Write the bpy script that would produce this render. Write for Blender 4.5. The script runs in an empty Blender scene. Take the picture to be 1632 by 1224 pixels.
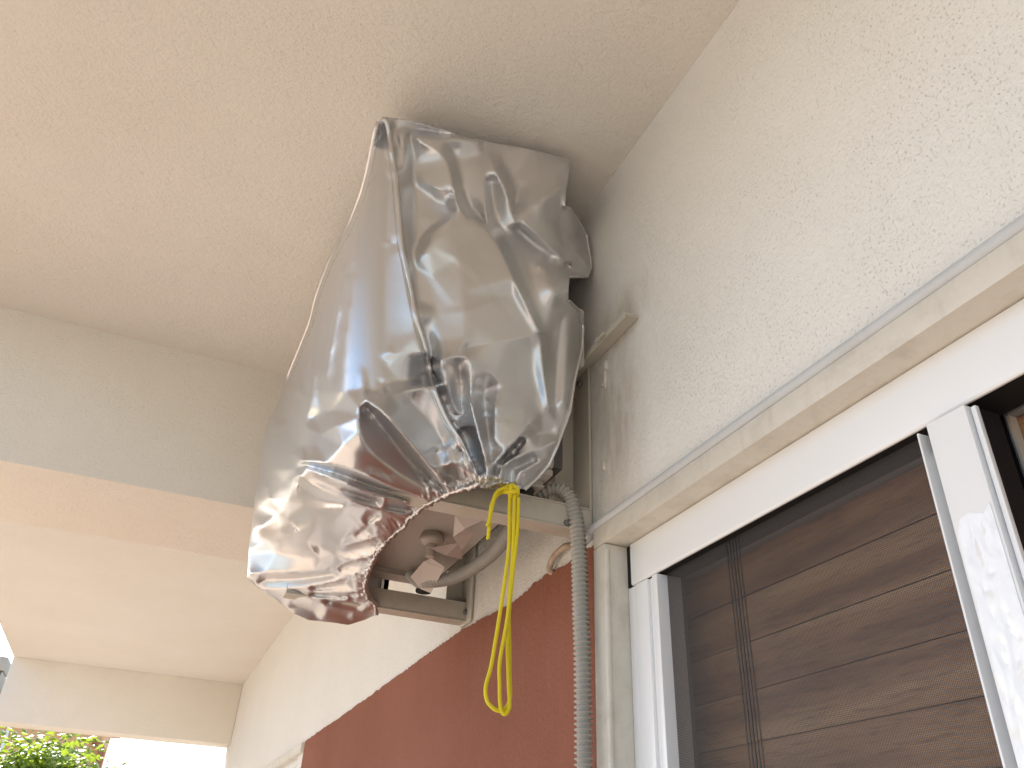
import bpy, bmesh, math, random
import numpy as np
from mathutils import Vector, Matrix, Quaternion, noise as mnoise
from mathutils.geometry import delaunay_2d_cdt
random.seed(7)
R = math.radians
sc = bpy.context.scene
C = sc.collection

# ------------------------------------------------------------------ camera
CAM_R = Matrix(((0.9173920, -0.3959688, 0.0400082), (-0.2426961, -0.4769308, 0.8447696), (-0.3154213, -0.7846947, -0.5336326))).transposed()
cam = bpy.data.cameras.new('camera')
cam.sensor_fit = 'HORIZONTAL'; cam.sensor_width = 36.0; cam.lens = 28.3017
cam.clip_start = 0.01; cam.clip_end = 3000
camo = bpy.data.objects.new('camera', cam); C.objects.link(camo)
camo.matrix_world = Matrix.Translation((0, 0, 1.55)) @ CAM_R.to_4x4()
sc.camera = camo

# ------------------------------------------------------------------ daylight
SUN_DIR = Vector((-0.24, 1.0, 0.80)).normalized()          # towards the sun
SUN_EL = math.asin(SUN_DIR.z); SUN_ROT = math.atan2(SUN_DIR.x, SUN_DIR.y)
world = bpy.data.worlds.new('World'); sc.world = world; world.use_nodes = True
wn = world.node_tree; bg = wn.nodes['Background']
sky = wn.nodes.new('ShaderNodeTexSky'); sky.sky_type = 'NISHITA'; sky.sun_disc = False
sky.sun_elevation = SUN_EL; sky.sun_rotation = SUN_ROT; sky.dust_density = 2.0
wn.links.new(sky.outputs[0], bg.inputs[0]); bg.inputs[1].default_value = 0.15
sl = bpy.data.lights.new('sun', 'SUN'); sl.energy = 4.8; sl.angle = R(0.53); sl.color = (1.0, 0.96, 0.91)
slo = bpy.data.objects.new('sun', sl); C.objects.link(slo)
slo.rotation_euler = (-SUN_DIR).to_track_quat('-Z', 'Y').to_euler(); slo.location = (-6, 3, 9)
sc.view_settings.view_transform = 'Standard'; sc.view_settings.look = 'None'
sc.view_settings.exposure = 1.45; sc.view_settings.gamma = 1.0; sc.view_settings.use_curve_mapping = False
try:
    sc.cycles.max_bounces = 14; sc.cycles.diffuse_bounces = 8; sc.cycles.glossy_bounces = 6
except Exception: pass

# ------------------------------------------------------------------ helpers
def newmat(name, col, rough=0.6, metal=0.0, spec=0.5):
    m = bpy.data.materials.new(name); m.use_nodes = True
    nt = m.node_tree; b = nt.nodes['Principled BSDF']
    b.inputs['Base Color'].default_value = (*col, 1); b.inputs['Roughness'].default_value = rough
    b.inputs['Metallic'].default_value = metal; b.inputs['Specular IOR Level'].default_value = spec
    return m, nt, b
def nd(nt, t, **k):
    n = nt.nodes.new(t)
    for a, v in k.items():
        if a.startswith('i_'): n.inputs[a[2:].replace('_', ' ')].default_value = v
        else: setattr(n, a, v)
    return n
def coords(nt, scale=(1, 1, 1), loc=(0, 0, 0)):
    g = nd(nt, 'ShaderNodeNewGeometry'); mp = nd(nt, 'ShaderNodeMapping')
    mp.inputs['Scale'].default_value = scale; mp.inputs['Location'].default_value = loc
    nt.links.new(g.outputs['Position'], mp.inputs['Vector']); return mp.outputs[0]
def noise(nt, vec, scale, detail=4, rough=0.55, dist=0):
    n = nd(nt, 'ShaderNodeTexNoise'); n.inputs['Scale'].default_value = scale; n.inputs['Detail'].default_value = detail
    n.inputs['Roughness'].default_value = rough; n.inputs['Distortion'].default_value = dist
    nt.links.new(vec, n.inputs['Vector']); return n.outputs['Fac']
def ramp(nt, fac, stops):
    r = nd(nt, 'ShaderNodeValToRGB'); cr = r.color_ramp
    while len(cr.elements) < len(stops): cr.elements.new(0.5)
    for e, (p, c) in zip(cr.elements, stops):
        e.position = p; e.color = (*c, 1) if len(c) == 3 else c
    nt.links.new(fac, r.inputs[0]); return r.outputs[0]
def mix(nt, a, b, fac, mode='MIX'):
    m = nd(nt, 'ShaderNodeMix', data_type='RGBA', blend_type=mode)
    for sock, v in ((m.inputs[6], a), (m.inputs[7], b)):
        if isinstance(v, tuple): sock.default_value = (*v, 1)
        else: nt.links.new(v, sock)
    if isinstance(fac, float): m.inputs[0].default_value = fac
    else: nt.links.new(fac, m.inputs[0])
    return m.outputs[2]
def math_(nt, op, a, b=0.0, clamp=False):
    m = nd(nt, 'ShaderNodeMath', operation=op, use_clamp=clamp)
    for s, v in ((m.inputs[0], a), (m.inputs[1], b)):
        if isinstance(v, (int, float)): s.default_value = v
        else: nt.links.new(v, s)
    return m.outputs[0]
def bump(nt, b, h, strength, dist, prev=None):
    n = nd(nt, 'ShaderNodeBump'); n.inputs['Strength'].default_value = strength; n.inputs['Distance'].default_value = dist
    nt.links.new(h, n.inputs['Height'])
    if prev is not None: nt.links.new(prev, n.inputs['Normal'])
    nt.links.new(n.outputs[0], b.inputs['Normal']); return n.outputs[0]
BW = [(0, (0, 0, 0)), (1, (1, 1, 1))]

def plaster(name, col, pit=0.55, lump=0.6, stain=0.10, pitcol=0.55, brush=0.0, grime=None):
    m, nt, b = newmat(name, col, 0.85, 0, 0.25)
    v = coords(nt)
    big = noise(nt, v, 1.7, 5, 0.6); mid = noise(nt, v, 14, 5, 0.6); fine = noise(nt, v, 190, 3, 0.6)
    fac = ramp(nt, big, [(0.3, (0, 0, 0)), (0.7, (1, 1, 1))])
    dark = tuple(c * (1 - stain * k) for c, k in zip(col, (1.0, 1.25, 1.7)))
    c1 = mix(nt, col, dark, fac)
    c2 = mix(nt, c1, tuple(c * 0.93 for c in col), math_(nt, 'MULTIPLY', mid, 0.6))
    # small open pits of the sprayed coat, denser in patches
    p0 = ramp(nt, noise(nt, coords(nt, (1, 1, 0.8)), 300, 2, 0.5, 0.2), [(0.60, (0, 0, 0)), (0.72, (1, 1, 1))])
    patch = ramp(nt, noise(nt, v, 7, 4, 0.65), [(0.35, (0.25, 0.25, 0.25)), (0.62, (1, 1, 1))])
    pm = math_(nt, 'MULTIPLY', p0, patch)
    c3 = mix(nt, c2, tuple(c * pitcol for c in col), math_(nt, 'MULTIPLY', pm, pit))
    for (gp, gs, gk) in (grime or ()):                     # old grime and drips with a place of their own
        g = nd(nt, 'ShaderNodeTexGradient', gradient_type='SPHERICAL'); mp = nd(nt, 'ShaderNodeMapping', vector_type='TEXTURE')
        mp.inputs['Location'].default_value = gp; mp.inputs['Scale'].default_value = gs
        gg = nd(nt, 'ShaderNodeNewGeometry'); nt.links.new(gg.outputs['Position'], mp.inputs[0]); nt.links.new(mp.outputs[0], g.inputs[0])
        k = math_(nt, 'MULTIPLY', ramp(nt, g.outputs['Fac'], [(0, (0, 0, 0)), (0.8, (1, 1, 1))]), ramp(nt, noise(nt, coords(nt, (1, 1, .35)), 26, 5, .65), [(0.35, (0.15, 0.15, 0.15)), (0.7, (1, 1, 1))]))
        c3 = mix(nt, c3, (0.40, 0.33, 0.24), math_(nt, 'MULTIPLY', k, gk))
    nt.links.new(c3, b.inputs['Base Color'])
    h = math_(nt, 'ADD', math_(nt, 'MULTIPLY', fine, 0.55), math_(nt, 'MULTIPLY', noise(nt, v, 95, 4, 0.6, 0.6), 1.0))
    h = math_(nt, 'SUBTRACT', h, math_(nt, 'MULTIPLY', pm, 0.8))
    n1 = bump(nt, b, h, lump, 0.0035)
    if brush:
        bump(nt, b, noise(nt, coords(nt, (1, 1.0, 0.25)), 45, 5, 0.65, 1.2), brush, 0.006, n1)
    return m
M = {}
M['wall'] = plaster('cream_roughcast', (0.78, 0.775, 0.745), 0.38, 0.62, 0.06, 0.5, 0.10, [((.6, 1.03, 2.24), (.3, .13, .28), .75), ((.6, .98, 2.42), (.3, .11, .07), .6), ((.6, 1.45, 2.07), (.3, .5, .07), .35)])
M['ceiling'] = plaster('ceiling_paint', (0.73, 0.705, 0.655), 0.22, 0.55, 0.07, 0.6, 0.35)
M['beam'] = plaster('beam_paint', (0.80, 0.77, 0.70), 0.6, 0.4, 0.07, 0.45)
M['red'] = plaster('red_oxide_paint', (0.29, 0.112, 0.074), 0.35, 0.55, 0.3, 0.55, 0.5)

def painted(name, col, rough=0.35, wear=0.5, dirt=(0.30, 0.25, 0.18), bumpk=0.2, spec=0.5, scale=1.0):
    m, nt, b = newmat(name, col, rough, 0, spec)
    v = coords(nt)
    d = ramp(nt, noise(nt, v, 16 * scale, 6, 0.65, 0.4), [(0.48, (0, 0, 0)), (0.78, (1, 1, 1))])
    s = ramp(nt, noise(nt, coords(nt, (1, 1, 0.2)), 60 * scale, 4, 0.6), [(0.55, (0, 0, 0)), (0.8, (1, 1, 1))])
    f = math_(nt, 'MULTIPLY', math_(nt, 'ADD', d, math_(nt, 'MULTIPLY', s, 0.5), True), wear)
    nt.links.new(mix(nt, col, dirt, f), b.inputs['Base Color'])
    nt.links.new(math_(nt, 'ADD', math_(nt, 'MULTIPLY', d, 0.2), rough), b.inputs['Roughness'])
    if bumpk: bump(nt, b, noise(nt, v, 55 * scale, 4, 0.6), bumpk, 0.003)
    return m
M['surround'] = painted('old_cream_gloss', (0.62, 0.59, 0.52), 0.38, 0.6, (0.42, 0.38, 0.31), 0.5)
M['alu'] = newmat('white_coated_aluminium', (0.80, 0.815, 0.83), 0.22)[0]
M['black'] = newmat('black_plastic', (0.012, 0.012, 0.014), 0.55, 0, 0.2)[0]
M['rubber'] = newmat('black_rubber', (0.015, 0.015, 0.015), 0.7)[0]
M['grey_alu'] = painted('grey_aluminium', (0.30, 0.30, 0.31), 0.35, 0.2, (0.2, 0.2, 0.2), 0.05)
M['pipe'] = painted('pale_grey_pipe', (0.52, 0.535, 0.54), 0.45, 0.25, (0.4, 0.36, 0.3), 0.15)
M['bracket'] = painted('bracket_enamel', (0.48, 0.455, 0.395), 0.42, 0.4, (0.30, 0.24, 0.16), 0.15)
M['unit'] = painted('unit_enamel', (0.42, 0.385, 0.35), 0.3, 0.1, (0.4, 0.35, 0.3), 0.05)
M['drain'] = newmat('beige_plastic', (0.38, 0.33, 0.29), 0.45)[0]
M['hose'] = painted('grey_corrugated_plastic', (0.36, 0.35, 0.32), 0.5, 0.3, (0.25, 0.22, 0.18), 0.0)
M['bolt'] = painted('dull_zinc', (0.16, 0.15, 0.15), 0.45, 0.4, (0.12, 0.07, 0.04), 0.2)
M['thread'] = newmat('grey_thread', (0.22, 0.22, 0.23), 0.8)[0]
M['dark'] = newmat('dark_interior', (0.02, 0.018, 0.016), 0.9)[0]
M['wire'] = newmat('grey_screen_fibre', (0.085, 0.08, 0.08), 0.6)[0]
M['wire_dark'] = newmat('charcoal_screen_fibre', (0.02, 0.02, 0.022), 0.6)[0]
M['rust'] = painted('rusty_pipe', (0.45, 0.36, 0.27), 0.6, 0.7, (0.22, 0.09, 0.04), 0.4, scale=3)

def silver(name, rough, crink=0.10, col=(0.64, 0.645, 0.655)):
    m, nt, b = newmat(name, col, rough, 1.0)
    v = coords(nt)
    nt.links.new(math_(nt, 'ADD', math_(nt, 'MULTIPLY', noise(nt, v, 9, 3), 0.06), rough - 0.03), b.inputs['Roughness'])
    n1 = bump(nt, b, noise(nt, coords(nt, (1, 1, 0.5)), 38, 2, 0.5, 1.0), crink, 0.004)
    bump(nt, b, noise(nt, v, 900, 2), 0.03, 0.0006, n1)
    return m
M['silver'] = silver('silver_coated_fabric', 0.36, 0.03)
M['silver_hem'] = silver('silver_gathered_fabric', 0.30, 0.2)
M['tape'] = silver('silver_piping_tape', 0.33, 0.08, (0.68, 0.68, 0.69))
M['grey_dark'] = painted('rear_shade_grey', (0.07, 0.065, 0.06), 0.5, 0.3, (0.12, 0.10, 0.08), 0.1)  # dark colour for the painted shade behind the casing
M['foil'] = painted('dull_insulation_sheet', (0.42, 0.36, 0.33), 0.3, 0.2, (0.3, 0.25, 0.22), 0.15)

def wood(name):
    m, nt, b = newmat(name, (0.2, 0.1, 0.05), 0.33, 0, 0.4)
    tc = nd(nt, 'ShaderNodeTexCoord'); oi = nd(nt, 'ShaderNodeObjectInfo')
    add = nd(nt, 'ShaderNodeVectorMath', operation='MULTIPLY_ADD')
    comb = nd(nt, 'ShaderNodeCombineXYZ')
    nt.links.new(oi.outputs['Random'], comb.inputs[0]); nt.links.new(oi.outputs['Random'], comb.inputs[1]); nt.links.new(oi.outputs['Random'], comb.inputs[2])
    nt.links.new(comb.outputs[0], add.inputs[0]); add.inputs[1].default_value = (9, 23, 5); nt.links.new(tc.outputs['Object'], add.inputs[2])
    mp = nd(nt, 'ShaderNodeMapping'); mp.inputs['Scale'].default_value = (1, 0.085, 1.0); nt.links.new(add.outputs[0], mp.inputs[0])
    n1 = noise(nt, mp.outputs[0], 38, 5, 0.6, 0.9)
    wv = nd(nt, 'ShaderNodeTexWave', wave_type='RINGS'); wv.inputs['Scale'].default_value = 5; wv.inputs['Distortion'].default_value = 7
    wv.inputs['Detail'].default_value = 3; nt.links.new(mp.outputs[0], wv.inputs['Vector'])
    fine = noise(nt, mp.outputs[0], 240, 4, 0.65)
    f = math_(nt, 'ADD', math_(nt, 'MULTIPLY', n1, 0.75), math_(nt, 'MULTIPLY', wv.outputs['Fac'], 0.25))
    c = ramp(nt, f, [(0.25, (0.22, 0.10, 0.048)), (0.5, (0.41, 0.215, 0.108)), (0.72, (0.56, 0.345, 0.19))])
    c = mix(nt, c, (0.07, 0.025, 0.01), math_(nt, 'MULTIPLY', ramp(nt, fine, [(0.5, (0, 0, 0)), (0.75, (1, 1, 1))]), 0.6))
    nt.links.new(c, b.inputs['Base Color']); bump(nt, b, fine, 0.1, 0.0006)
    return m
M['wood'] = wood('brown_wood_foil')
def cordmat():
    m, nt, b = newmat('yellow_braided_cord', (0.9, 0.7, 0.02), 0.55, 0, 0.4)
    uv = nd(nt, 'ShaderNodeUVMap'); hs = []
    for s in (1, -1):
        mp = nd(nt, 'ShaderNodeMapping'); mp.inputs['Scale'].default_value = (1, 1, 1); mp.inputs['Rotation'].default_value = (0, 0, R(45 * s))
        nt.links.new(uv.outputs[0], mp.inputs[0])
        w = nd(nt, 'ShaderNodeTexWave', bands_direction='X'); w.inputs['Scale'].default_value = 1.0; nt.links.new(mp.outputs[0], w.inputs['Vector']); hs.append(w.outputs['Fac'])
    h = math_(nt, 'MULTIPLY', hs[0], hs[1])
    nt.links.new(mix(nt, (0.95, 0.76, 0.012), (1.0, 0.93, 0.09), h), b.inputs['Base Color'])
    bump(nt, b, h, 0.8, 0.0012)
    return m
M['cord'] = cordmat()
M['tile'] = plaster('terracotta_floor', (0.41, 0.335, 0.27), 0.1, 0.1, 0.12, 0.8)
M['grout'] = newmat('grout', (0.35, 0.30, 0.25), 0.9)[0]
M['ground'] = plaster('pale_concrete_yard', (0.23, 0.215, 0.19), 0.3, 0.4, 0.15, 0.7)
M['paving'] = plaster('warm_bounce_paving', (0.50, 0.375, 0.265), 0.2, 0.3, 0.15, 0.7)  # warm colour of the added bounce paving
M['orange'] = plaster('ochre_render', (0.75, 0.45, 0.22), 0.3, 0.4, 0.1, 0.7)
M['stone'] = plaster('grey_rubble', (0.55, 0.51, 0.45), 0.6, 1.0, 0.3, 0.5, 1.0)
M['bark'] = painted('grey_bark', (0.16, 0.13, 0.10), 0.9, 0.6, (0.07, 0.055, 0.04), 1.0)
M['terracotta'] = painted('terracotta_pipe', (0.36, 0.15, 0.07), 0.7, 0.4, (0.2, 0.1, 0.06), 0.3)
def leafmat():
    m, nt, b = newmat('fresh_leaf', (0.16, 0.24, 0.03), 0.45)
    oi = noise(nt, coords(nt), 8, 2)
    nt.links.new(mix(nt, (0.10, 0.19, 0.02), (0.28, 0.36, 0.05), oi), b.inputs['Base Color'])
    t = nd(nt, 'ShaderNodeBsdfTranslucent'); t.inputs[0].default_value = (0.35, 0.45, 0.04, 1)
    mx = nd(nt, 'ShaderNodeMixShader'); mx.inputs[0].default_value = 0.35
    nt.links.new(b.outputs[0], mx.inputs[1]); nt.links.new(t.outputs[0], mx.inputs[2])
    nt.links.new(mx.outputs[0], nt.nodes['Material Output'].inputs[0])
    return m
M['leaf'] = leafmat()

# ------------------------------------------------------------------ object helpers
def tag(o, label=None, cat=None, group=None, kind=None):
    if label: o['label'] = label
    if cat: o['category'] = cat
    if group: o['group'] = group
    if kind: o['kind'] = kind
    return o
def thing(name, label, cat, loc, group=None):
    o = bpy.data.objects.new(name, None); C.objects.link(o); o.location = loc
    o.empty_display_size = 0.05
    return tag(o, label, cat, group)
def link_me(name, me, parent=None):
    o = bpy.data.objects.new(name, me); C.objects.link(o)
    if parent is not None:
        o.parent = parent
        base = parent.location.copy()
        if parent.parent is not None: base = Vector((0, 0, 0)); o.matrix_parent_inverse = Matrix.Identity(4)
        else: o.matrix_parent_inverse = Matrix.Translation(-base)
    return o
class MB:
    def __init__(s): s.v = []; s.f = []; s.uv = None
    def add(s, v, f):
        n = len(s.v); s.v += [tuple(p) for p in v]; s.f += [tuple(i + n for i in q) for q in f]; return s
    def box(s, x0, x1, y0, y1, z0, z1):
        v = [(x, y, z) for x in (x0, x1) for y in (y0, y1) for z in (z0, z1)]
        return s.add(v, [(0, 1, 3, 2), (4, 6, 7, 5), (0, 4, 5, 1), (2, 3, 7, 6), (0, 2, 6, 4), (1, 5, 7, 3)])
    def tube(s, pts, r, n=8, caps=True, ry=None):
        pts = [Vector(p) for p in pts]; rs = r if isinstance(r, (list, tuple)) else [r] * len(pts)
        t = (pts[1] - pts[0]).normalized(); u = t.orthogonal().normalized(); rings = []; base = len(s.v)
        for i, p in enumerate(pts):
            a = pts[max(i - 1, 0)]; b = pts[min(i + 1, len(pts) - 1)]
            t2 = (b - a).normalized(); q = t.rotation_difference(t2); u = (q @ u); u = (u - t2 * u.dot(t2)).normalized(); t = t2; w = t.cross(u)
            for k in range(n):
                an = 2 * math.pi * k / n; s.v.append(tuple(p + (u * math.cos(an) + w * math.sin(an)) * rs[i]))
        for i in range(len(pts) - 1):
            for k in range(n):
                a = base + i * n + k; b = base + i * n + (k + 1) % n
                s.f.append((a, b, b + n, a + n))
        if caps:
            s.f.append(tuple(base + k for k in reversed(range(n)))); e = base + (len(pts) - 1) * n; s.f.append(tuple(e + k for k in range(n)))
        return s
    def lathe(s, prof, origin, axis=(0, 0, 1), n=24):
        q = Vector((0, 0, 1)).rotation_difference(Vector(axis)); o = Vector(origin); base = len(s.v)
        for r, z in prof:
            for k in range(n):
                a = 2 * math.pi * k / n; s.v.append(tuple(o + q @ Vector((r * math.cos(a), r * math.sin(a), z))))
        for i in range(len(prof) - 1):
            for k in range(n):
                a = base + i * n + k; b = base + i * n + (k + 1) % n; s.f.append((a, b, b + n, a + n))
        s.f.append(tuple(base + k for k in reversed(range(n)))); e = base + (len(prof) - 1) * n; s.f.append(tuple(e + k for k in range(n)))
        return s
    def prism(s, poly, lo, hi, axis=2):           # poly in the two other axes
        def mk(p, h):
            return {2: (p[0], p[1], h), 0: (h, p[0], p[1]), 1: (p[0], h, p[1])}[axis]
        n = len(poly); v = [mk(p, lo) for p in poly] + [mk(p, hi) for p in poly]
        return s.add(v, [tuple(reversed(range(n))), tuple(range(n, 2 * n))] + [(i, (i + 1) % n, (i + 1) % n + n, i + n) for i in range(n)])
    def mesh(s, name, mat, smooth=False, bevel=0.0, seg=2, weld=False):
        me = bpy.data.meshes.new(name); me.from_pydata(s.v, [], s.f)
        bm = bmesh.new(); bm.from_mesh(me)
        if weld: bmesh.ops.remove_doubles(bm, verts=bm.verts, dist=1e-5)
        bmesh.ops.recalc_face_normals(bm, faces=bm.faces)
        if bevel:
            es = [e for e in bm.edges if len(e.link_faces) == 2 and e.calc_face_angle(0) > 0.5]
            bmesh.ops.bevel(bm, geom=es, offset=bevel, segments=seg, affect='EDGES', profile=0.6, clamp_overlap=True)
        for f in bm.faces: f.smooth = smooth or bool(bevel)
        if bevel:
            for e in bm.edges:
                if len(e.link_faces) == 2 and e.calc_face_angle(0) > 0.6: e.smooth = False
        bm.to_mesh(me); bm.free(); me.materials.append(mat); return me
    def build(s, name, mat, parent=None, smooth=False, bevel=0.0, seg=2):
        return link_me(name, s.mesh(name, mat, smooth, bevel, seg), parent)
def spline(pts, n=8):
    P = [Vector(p) for p in pts]; P = [P[0] * 2 - P[1]] + P + [P[-1] * 2 - P[-2]]; out = []
    for i in range(1, len(P) - 2):
        for k in range(n):
            t = k / n; a, b, c, d = P[i - 1:i + 3]
            out.append(0.5 * (2 * b + (c - a) * t + (2 * a - 5 * b + 4 * c - d) * t * t + (3 * b - a - 3 * c + d) * t ** 3))
    out.append(P[-2]); return out
def even(pts, step):
    pts = [Vector(p) for p in pts]; out = [pts[0]]; acc = 0
    for a, b in zip(pts, pts[1:]):
        L = (b - a).length; d = step - acc
        while d <= L and L > 0: out.append(a.lerp(b, d / L)); d += step
        acc = (acc + L) % step if L else acc
        acc = L - (d - step) if L else acc
    return out

# ================================================================== THE SETTING
WX = 0.60                     # outer face of the house wall
ZC = 2.788                    # underside of the balcony slab
ZB = 2.373                    # underside of the beams
tag(MB().box(-400, 400, -400, 400, -0.5, -0.06).build('ground', M['ground']), kind='structure')
tag(MB().box(-9, -2.21, 1.2, 13.2, -0.0599, -0.03).box(-2.2, 6, 7.41, 13.2, -0.0599, -0.03).build('bounce_paving', M['paving']), kind='structure')  # unseen paving, added to bounce warm light onto the far ceiling
# terrace floor: a bed with individual tiles only needs to bounce light; tiles are out of view
fl = MB().box(-2.2, WX + 0.9, -4.0, 7.4, -0.06, 0.0)
tag(fl.build('terrace_floor', M['tile']), 'terracotta terrace floor in front of the house', kind='structure')
cl = MB()
cl.box(-0.945, WX, -4.0, 2.08, ZC, ZC + 0.2); cl.box(-0.945, WX, 2.08, 6.615, ZC, ZC + 0.2)
tag(cl.build('ceiling', M['ceiling']), kind='structure')

# ---- house wall with its openings (door, second door further along)
hw = thing('house_wall', 'cream roughcast house wall carrying the covered unit, red paint below', 'wall', (WX, 3.0, 0))
D0, D1 = -0.6, 1.085          # near door opening in y
E0, E1 = 3.62, 4.9            # second door
w = MB()
w.box(WX, WX + 0.25, -4.0, D0, 0, ZC + 0.2); w.box(WX, WX + 0.25, D0, D1, 2.03, ZC + 0.2)
w.box(WX, WX + 0.25, D1, E0, 0, ZC + 0.2); w.box(WX, WX + 0.25, E0, E1, 2.0, ZC + 0.2); w.box(WX, WX + 0.25, E1, 6.86, 0, ZC + 0.2)
w.build('wall', M['wall'], hw)
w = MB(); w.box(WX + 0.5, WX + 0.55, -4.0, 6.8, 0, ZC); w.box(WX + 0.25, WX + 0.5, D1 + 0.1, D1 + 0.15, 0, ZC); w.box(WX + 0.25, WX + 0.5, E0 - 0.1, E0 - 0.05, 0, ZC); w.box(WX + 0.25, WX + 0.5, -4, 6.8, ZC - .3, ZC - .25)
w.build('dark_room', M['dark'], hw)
RED = [(3.4488, 2.0199), (3.0955, 2.0231), (2.7236, 2.026), (2.4211, 2.0302), (2.1684, 2.032), (2.042, 2.0344), (1.9313, 2.0361), (1.8606, 2.0358), (1.79, 2.0375), (1.7351, 2.0368), (1.6991, 2.0389), (1.6477, 2.0348), (1.5882, 2.0336), (1.5313, 2.0284), (1.4745, 2.0253), (1.4209, 2.0228), (1.3822, 2.0252), (1.3505, 2.0272), (1.3209, 2.0334), (1.2874, 2.0308), (1.2717, 2.0349), (1.2493, 2.0322), (1.2156, 2.0293), (1.1828, 2.0281), (1.1493, 2.0273), (1.1158, 2.0283), (1.092, 2.0289)]
rnd = random.Random(3); poly = []
for (a, b), (c, d) in zip(RED, RED[1:]):
    n = max(1, int(abs(c - a) / 0.006)) if a < 2.2 else max(1, int(abs(c - a) / 0.03))
    for k in range(n):
        t = k / n; poly.append((a + (c - a) * t, b + (d - b) * t + rnd.gauss(0, 0.0012 if a < 2.2 else 0.0016)))
poly.append((RED[-1]))
poly = [(3.475, poly[0][1])] + poly + [(D1 - 0.002, RED[-1][1]), (D1 - 0.002, 0.0), (3.475, 0.0)]
MB().prism(poly, WX - 0.007, WX + 0.001, 0).build('red_painted_band', M['red'], hw)
# lumps and runs of old paint
w = MB()
for (y, z, r, ln) in ((1.05, 2.335, .004, .03), (1.044, 2.352, .006, .012), (1.056, 2.318, .005, .006), (0.995, 2.40, .006, .008), (1.06, 2.16, .005, .01)):
    w.lathe([(r * .2, -ln), (r, -ln * .6), (r * .9, 0), (r * .5, ln * .8), (r * .1, ln)], (WX - r * 0.12, y, z), n=8)
w.build('paint_run', M['wall'], hw, smooth=True)

# ---- beams across the terrace
def beam(y0, y1, x0, label):
    return tag(MB().box(x0, WX - 0.001, y0, y1, ZB, ZC + 0.19).build('concrete_beam', M['beam'], bevel=0.006), label, 'beam', 'beams under the terrace ceiling')
beam(2.08, 2.52, -0.945, 'broad cream concrete beam under the ceiling just behind the silver cover')
beam(6.617, 6.85, -0.945, 'far pale beam at the end of the terrace, above the sky and tree')

# ---- near door surround
ds = thing('door_surround', 'chipped cream painted frame around the door with white insect screen', 'door frame', (0.6, 1.05, 0))
MB().box(0.585, 0.80, D0, 1.077, 2.0145, 2.0465).build('lintel', M['surround'], ds, bevel=0.003)
jb = MB().box(0.585, 0.80, 1.040, 1.0765, 0, 2.0135)
jb.tube([(0.588, 1.0405, 0), (0.588, 1.0405, 1.5), (0.5885, 1.0405, 1.985), (0.590, 1.041, 2.004)], 0.0045, 10)
jb.build('jamb', M['surround'], ds, bevel=0.002)

MB().box(0.676, 0.75, D0, 1.0385, 1.9725, 2.0135).build('recess_shade_fill', M['black'], ds)  # black filler standing in for the deep shade above the door leaves
# ---- thin pipe along the top of the surround
pts = [(0.592, D0, 2.0545), (0.592, 0.3, 2.0545), (0.592, 0.7, 2.0555), (0.592, 1.06, 2.0545), (0.592, 1.10, 2.050), (0.593, 1.15, 2.046)]
tag(MB().tube(spline(pts, 6), 0.0086, 12).build('wall_pipe', M['pipe'], smooth=True), 'thin pale grey pipe lying along the top of the cream door frame', 'pipe')
hk = MB().tube(spline([(0.60, 1.175, 2.058), (0.588, 1.185, 2.056), (0.586, 1.215, 2.052), (0.588, 1.238, 2.045), (0.590, 1.248, 2.033), (0.602, 1.244, 2.030)], 6), 0.0055, 10)
tag(hk.build('pipe_stub', M['rust'], smooth=True), 'short rusty bent pipe stub in broken plaster behind the grey hose', 'pipe')

# ---- roller insect screen
sn = thing('insect_screen', 'white framed roller insect screen fitted in front of the brown door', 'insect screen', (0.63, 0.5, 0))
hb = MB(); hb.prism([(0.6225, 2.013), (0.6225, 1.951), (0.6245, 1.9485), (0.6275, 1.9485), (0.6275, 1.953), (0.672, 1.953), (0.672, 2.013)], D0, 1.0275, 1)
hb.build('head_box', M['alu'], sn, bevel=0.0008)
MB().box(0.6235, 0.672, 1.028, 1.0390, 1.9475, 2.0125).build('end_cap', M['black'], sn, bevel=0.001)
sr = MB()
sr.box(0.6240, 0.664, 1.0205, 1.0385, 0.01, 1.9465); sr.box(0.6230, 0.664, 0.984, 1.0195, 0.01, 1.9470)
sr.box(0.6275, 0.664, 0.9705, 0.984, 0.01, 1.9470); sr.box(0.6225, 0.664, 0.957, 0.9705, 0.01, 1.9470)
sr.build('side_rail', M['alu'], sn, bevel=0.0012)
pb = MB(); ZT = 1.9415
pb.box(0.6125, 0.624, 0.421, 0.464, 0.02, ZT); pb.box(0.6165, 0.648, 0.4772, 0.4796, 0.02, ZT - 0.001)
pb.box(0.6300, 0.648, 0.464, 0.4772, 0.02, ZT - 0.019); pb.box(0.6165, 0.6215, 0.4135, 0.4185, 0.02, ZT - 0.003)
pb.box(0.6200, 0.624, 0.4185, 0.421, 0.02, ZT - 0.003)
pb.build('pull_bar', M['alu'], sn, bevel=0.0009)
MB().box(0.6320, 0.647, 0.4645, 0.4768, ZT - 0.0185, ZT - 0.002).build('black_plug', M['black'], sn)
MB().box(0.6243, 0.648, 0.4150, 0.4636, 0.02, ZT - 0.004).build('seal_strip', M['black'], sn)
MB().box(0.6280, 0.6715, D0, 1.0272, 1.9492, 1.9527).build('black_underside', M['black'], sn)  # black sheet covering the underside of the head box
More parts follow.
